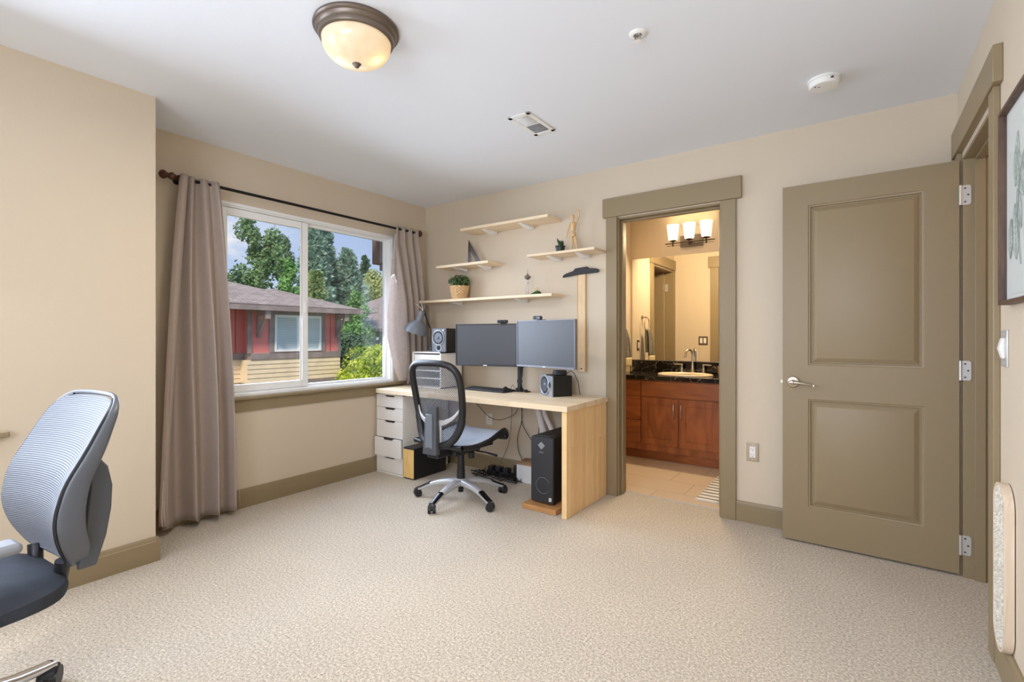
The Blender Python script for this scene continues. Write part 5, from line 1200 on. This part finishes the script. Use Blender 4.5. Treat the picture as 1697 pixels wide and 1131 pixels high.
def leafy(c,r,sc,n,s,seed,lobes=9):
    rd=random.Random(seed); k=MB(); c=Vector(c)
    ls=[]
    for i in range(lobes):
        d=Vector((rd.gauss(0,1),rd.gauss(0,1),rd.gauss(0,1))).normalized()*rd.uniform(.3,.75); ls.append((c+Vector((d.x*r*sc[0],d.y*r*sc[1],d.z*r*sc[2])),r*rd.uniform(.35,.6)))
    for i in range(n):
        lc,lr=ls[i%lobes]; d=Vector((rd.gauss(0,1),rd.gauss(0,1),rd.gauss(0,1))).normalized(); p=lc+d*lr*rd.random()**.4*Vector((1,1,1)).length/1.73
        nv=(d+Vector((rd.gauss(0,.6),rd.gauss(0,.6),rd.gauss(.3,.6)))).normalized(); u=nv.orthogonal().normalized(); u=Matrix.Rotation(rd.random()*6.28,3,nv)@u; w=nv.cross(u); z_=s*rd.uniform(.6,1.3)
        k.add([p-u*z_*.5,p+w*z_*.3,p+u*z_*.5,p-w*z_*.3],[(0,1,2,3)])
    return k
def tree(name,label,base,mb,m,tr,zt,cat='tree',group='trees beyond the houses'):
    t=thing(name,label,cat,base,group=group)
    mb.build('crown',m,t,smooth=False,fixn=False)
    MB().cyl(base,(base[0],base[1],zt),tr,tr*.3,n=10).build('trunk',M['bark'],t)
G1=leaf_mat('dark_conifer',(84,114,94),(136,166,130)); G2=leaf_mat('bluish_conifer',(116,150,134),(190,216,194)); G3=leaf_mat('fresh_green',(98,154,88),(166,210,128)); G4=leaf_mat('yellow_green',(140,176,40),(234,240,96)); G5=leaf_mat('pale_far_green',(170,186,120),(216,216,160)); G6=leaf_mat('mid_green',(98,134,86),(156,184,124)); G7=leaf_mat('deep_green',(84,114,86),(136,166,120))
def dtree(label,x,y,zt,r,n,s,m,seed,lobes=24,sc=(1,1,1.6),extra=()):
    """broad crown: overlapping leaf clumps, narrower towards the top"""
    rd=random.Random(seed); k=MB(); zb=-2.0; ls=[]
    for i in range(lobes):
        h=i/(lobes-1); z=lerp(zb+.8,zt-.35,h); w=r*(1-.80*h**1.6); a=rd.uniform(0,6.283); q=w*rd.uniform(.2,.75)
        ls.append((Vector((x+q*cos(a),y+q*sin(a),z)),max(.30,w*rd.uniform(.34,.58))))
    for (dy,z,rr) in extra: ls.append((Vector((x,y+dy,z)),rr))
    tot=sum(l[1]**2 for l in ls)
    for lc,lr in ls:
        for i in range(int(n*lr*lr/tot)):
            d=Vector((rd.gauss(0,1),rd.gauss(0,1),rd.gauss(0,1))).normalized(); q=lr*rd.random()**.4
            if rd.random()<.06: q=lr*rd.uniform(1,1.35)
            p=lc+Vector((d.x,d.y,d.z*1.25))*q
            nv=(d+Vector((rd.gauss(0,.7),rd.gauss(0,.7),rd.gauss(.3,.7)))).normalized(); u=nv.orthogonal().normalized(); u=Matrix.Rotation(rd.random()*6.28,3,nv)@u; w=nv.cross(u); z_=s*rd.uniform(.5,1.3)
            k.add([p-u*z_*.5,p+w*z_*.3,p+u*z_*.5,p-w*z_*.3],[(0,1,2,3)])
    tree('broad_tree',label,(x,y,-3.2),k,m,.25,zt*.6)
dtree('tall twin-topped tree highest behind the left end of the red house',-21,8.75,7.3,1.7,15000,.20,G6,21,extra=((1.05,6.3,.42),(1.0,5.7,.6),(.9,5.0,.8),(-.35,6.4,.5)))
dtree('low green tree half hidden by the left curtain',-21.5,7.27,5.65,1.9,10000,.20,G6,23)
dtree('bright green tree over the roof just left of the window mullion',-20,10.13,5.16,1.4,12000,.18,G3,24)
dtree('dark green tree low behind the roof left end',-20,7.4,4.2,1.45,9000,.19,G7,27)
dtree('slim dark tree top just left of the window mullion',-23.5,11.9,7.1,1.3,8000,.20,G7,25)
tree('conifer','tall bluish conifer just right of the window mullion',(-22,12.75,-3.2),conifer((-22,12.75,0),-1.8,7.6,2.1,13000,.24,31),G2,.25,6.8)
tree('conifer','bluish conifer with the pointed top right of the mullion',(-23.6,14.35,-3.2),conifer((-23.6,14.35,0),-1.8,7.9,2.6,16000,.24,32),G2,.25,6.8)
tree('conifer','shorter bluish conifer stepping down towards the far houses',(-22.4,15.3,-3.2),conifer((-22.4,15.3,0),-1.8,6.4,2.2,14000,.23,33),G2,.25,5.5)
tree('conifer','light green pine low over the roof right of the mullion',(-16.9,9.55,-3.2),conifer((-16.9,9.55,0),-1.0,4.0,1.15,9000,.16,34),leaf_mat('pine_tips',(128,156,98),(194,210,150)),.2,3.2)
dtree('bright green tree beyond the right roof corner of the red house',-19,13.35,3.7,1.5,12000,.18,G3,26)
tree('shade_tree','dark leafy tree beside the red house corner',(-15.5,10.0,-3.2),leafy((-15.5,10.0,-.2),1.3,(1,1,1.6),11000,.17,41),G7,.2,0)
tree('shade_tree','pale yellow-green tree on the far right skyline',(-46,35.5,-3.2),leafy((-46,35.5,6.6),3.2,(1,1.3,.9),11000,.36,42,16),G5,.4,6)
tree('shade_tree','pale green tree left of the far right one on the skyline',(-45.5,31.6,-3.2),leafy((-45.5,31.6,5.4),3.0,(1,1.1,1.2),10000,.36,43,14),leaf_mat('far_mid_green',(146,172,108),(194,208,142)),.4,5)
tree('conifer','tiny dark conifer rising over the far pale trees',(-50,38.0,-3.2),conifer((-50,38.0,0),3,11.6,1.2,3000,.40,44),G1,.3,10)
tree('shrub','big yellow-green shrub below the far houses',(-10.5,7.35,-3.2),leafy((-10.5,7.65,-.02),1.32,(1,1,.92),19000,.12,51,18),G4,.08,-.6,'shrub',None)

# ------------------------------------------------------------------ light
def world():
    w_=bpy.data.worlds.new('sky'); S.world=w_; w_.use_nodes=True; nt=w_.node_tree; bg=nt.nodes['Background']
    tc=N(nt,'ShaderNodeTexCoord'); sp=N(nt,'ShaderNodeSeparateXYZ'); L(nt,tc.outputs['Generated'],sp.inputs[0])
    r=N(nt,'ShaderNodeValToRGB'); e=r.color_ramp.elements; e[0].position=0; e[0].color=lin((214,230,250)); e[1].position=.42; e[1].color=lin((112,160,234)); L(nt,sp.outputs[2],r.inputs[0])
    mp=N(nt,'ShaderNodeMapping'); mp.inputs['Scale'].default_value=(3.2,3.2,7); mp.inputs['Location'].default_value=(.6,.15,.2); L(nt,tc.outputs['Generated'],mp.inputs[0])
    n=N(nt,'ShaderNodeTexNoise',Scale=1.5,Detail=7,Roughness=.6); L(nt,mp.outputs[0],n.inputs['Vector'])
    cr=N(nt,'ShaderNodeValToRGB'); cr.color_ramp.elements[0].position=.47; cr.color_ramp.elements[1].position=.62; L(nt,n.outputs[0],cr.inputs[0])
    gt=N(nt,'ShaderNodeMapRange'); gt.inputs['From Min'].default_value=.40; gt.inputs['From Max'].default_value=.52; gt.inputs['To Min'].default_value=1; gt.inputs['To Max'].default_value=.05; L(nt,sp.outputs[1],gt.inputs[0])
    gm=N(nt,'ShaderNodeMath',operation='MULTIPLY'); L(nt,cr.outputs[0],gm.inputs[0]); L(nt,gt.outputs[0],gm.inputs[1])
    mx=N(nt,'ShaderNodeMix',data_type='RGBA'); L(nt,gm.outputs[0],mx.inputs[0]); L(nt,r.outputs[0],mx.inputs[6]); mx.inputs[7].default_value=lin((252,252,254)); L(nt,mx.outputs[2],bg.inputs[0]); bg.inputs[1].default_value=WORLD
WORLD=.95
world()
def light(name,kind,loc,rot,e,c=(255,255,255),**k):
    l=bpy.data.lights.new(name,kind); l.energy=e; l.color=lin(c)[:3]
    for a,b_ in k.items(): setattr(l,a,b_)
    o=bpy.data.objects.new(name,l); COL.objects.link(o); o.location=loc; o.rotation_euler=rot; o['kind']='helper'; return o
light('sun','SUN',(5,-5,12),(R(38),R(32),0),3.6,(255,246,232),angle=R(6))
# daylight entering at the two windows, plus an added rear fill
light('window_daylight','AREA',(.012,-1.15,1.43),(0,R(-70),0),35,(218,232,255),shape='RECTANGLE',size=1.25,size_y=1.4,spread=R(134))
light('side_window_daylight','AREA',(XD+.012,-3.68,1.43),(0,R(-72),0),58,(220,233,255),shape='RECTANGLE',size=1.25,size_y=1.35)
light('rear_fill_light','AREA',(2.75,YF+.012,1.43),(R(78),0,R(-4)),66,(222,234,255),shape='RECTANGLE',size=1.6,size_y=1.25)  # added fill from behind the camera, brightens the room's right side
# lamps
light('ceiling_lamp_down','AREA',(lx,ly,H-.168),(0,0,0),13,(255,242,220),shape='DISK',size=.25)
light('vanity_lamp','AREA',(2.085,BY-.20,2.20),(R(-50),0,0),30,(255,226,180),shape='RECTANGLE',size=.5,size_y=.1)
light('hall_lamp','POINT',(W+.7,-.5,2.2),(0,0,0),5,(255,214,160),shadow_soft_size=.1)

# ------------------------------------------------------------------ camera
cam=bpy.data.cameras.new('camera'); co=bpy.data.objects.new('camera',cam); COL.objects.link(co)
co.location=(3.4625,-3.3910,1.18); co.rotation_euler=(R(90),0,.61952)
cam.sensor_width=36; cam.lens=17.12; cam.shift_y=-.00445; cam.clip_start=.02; cam.clip_end=300
S.camera=co
S.view_settings.view_transform='Standard'; S.view_settings.look='None'; S.view_settings.gamma=1; S.view_settings.exposure=0; S.view_settings.use_curve_mapping=False
S.cycles.use_denoising=True; S.cycles.max_bounces=10; S.cycles.diffuse_bounces=5; S.cycles.transparent_max_bounces=16; S.cycles.sample_clamp_indirect=6
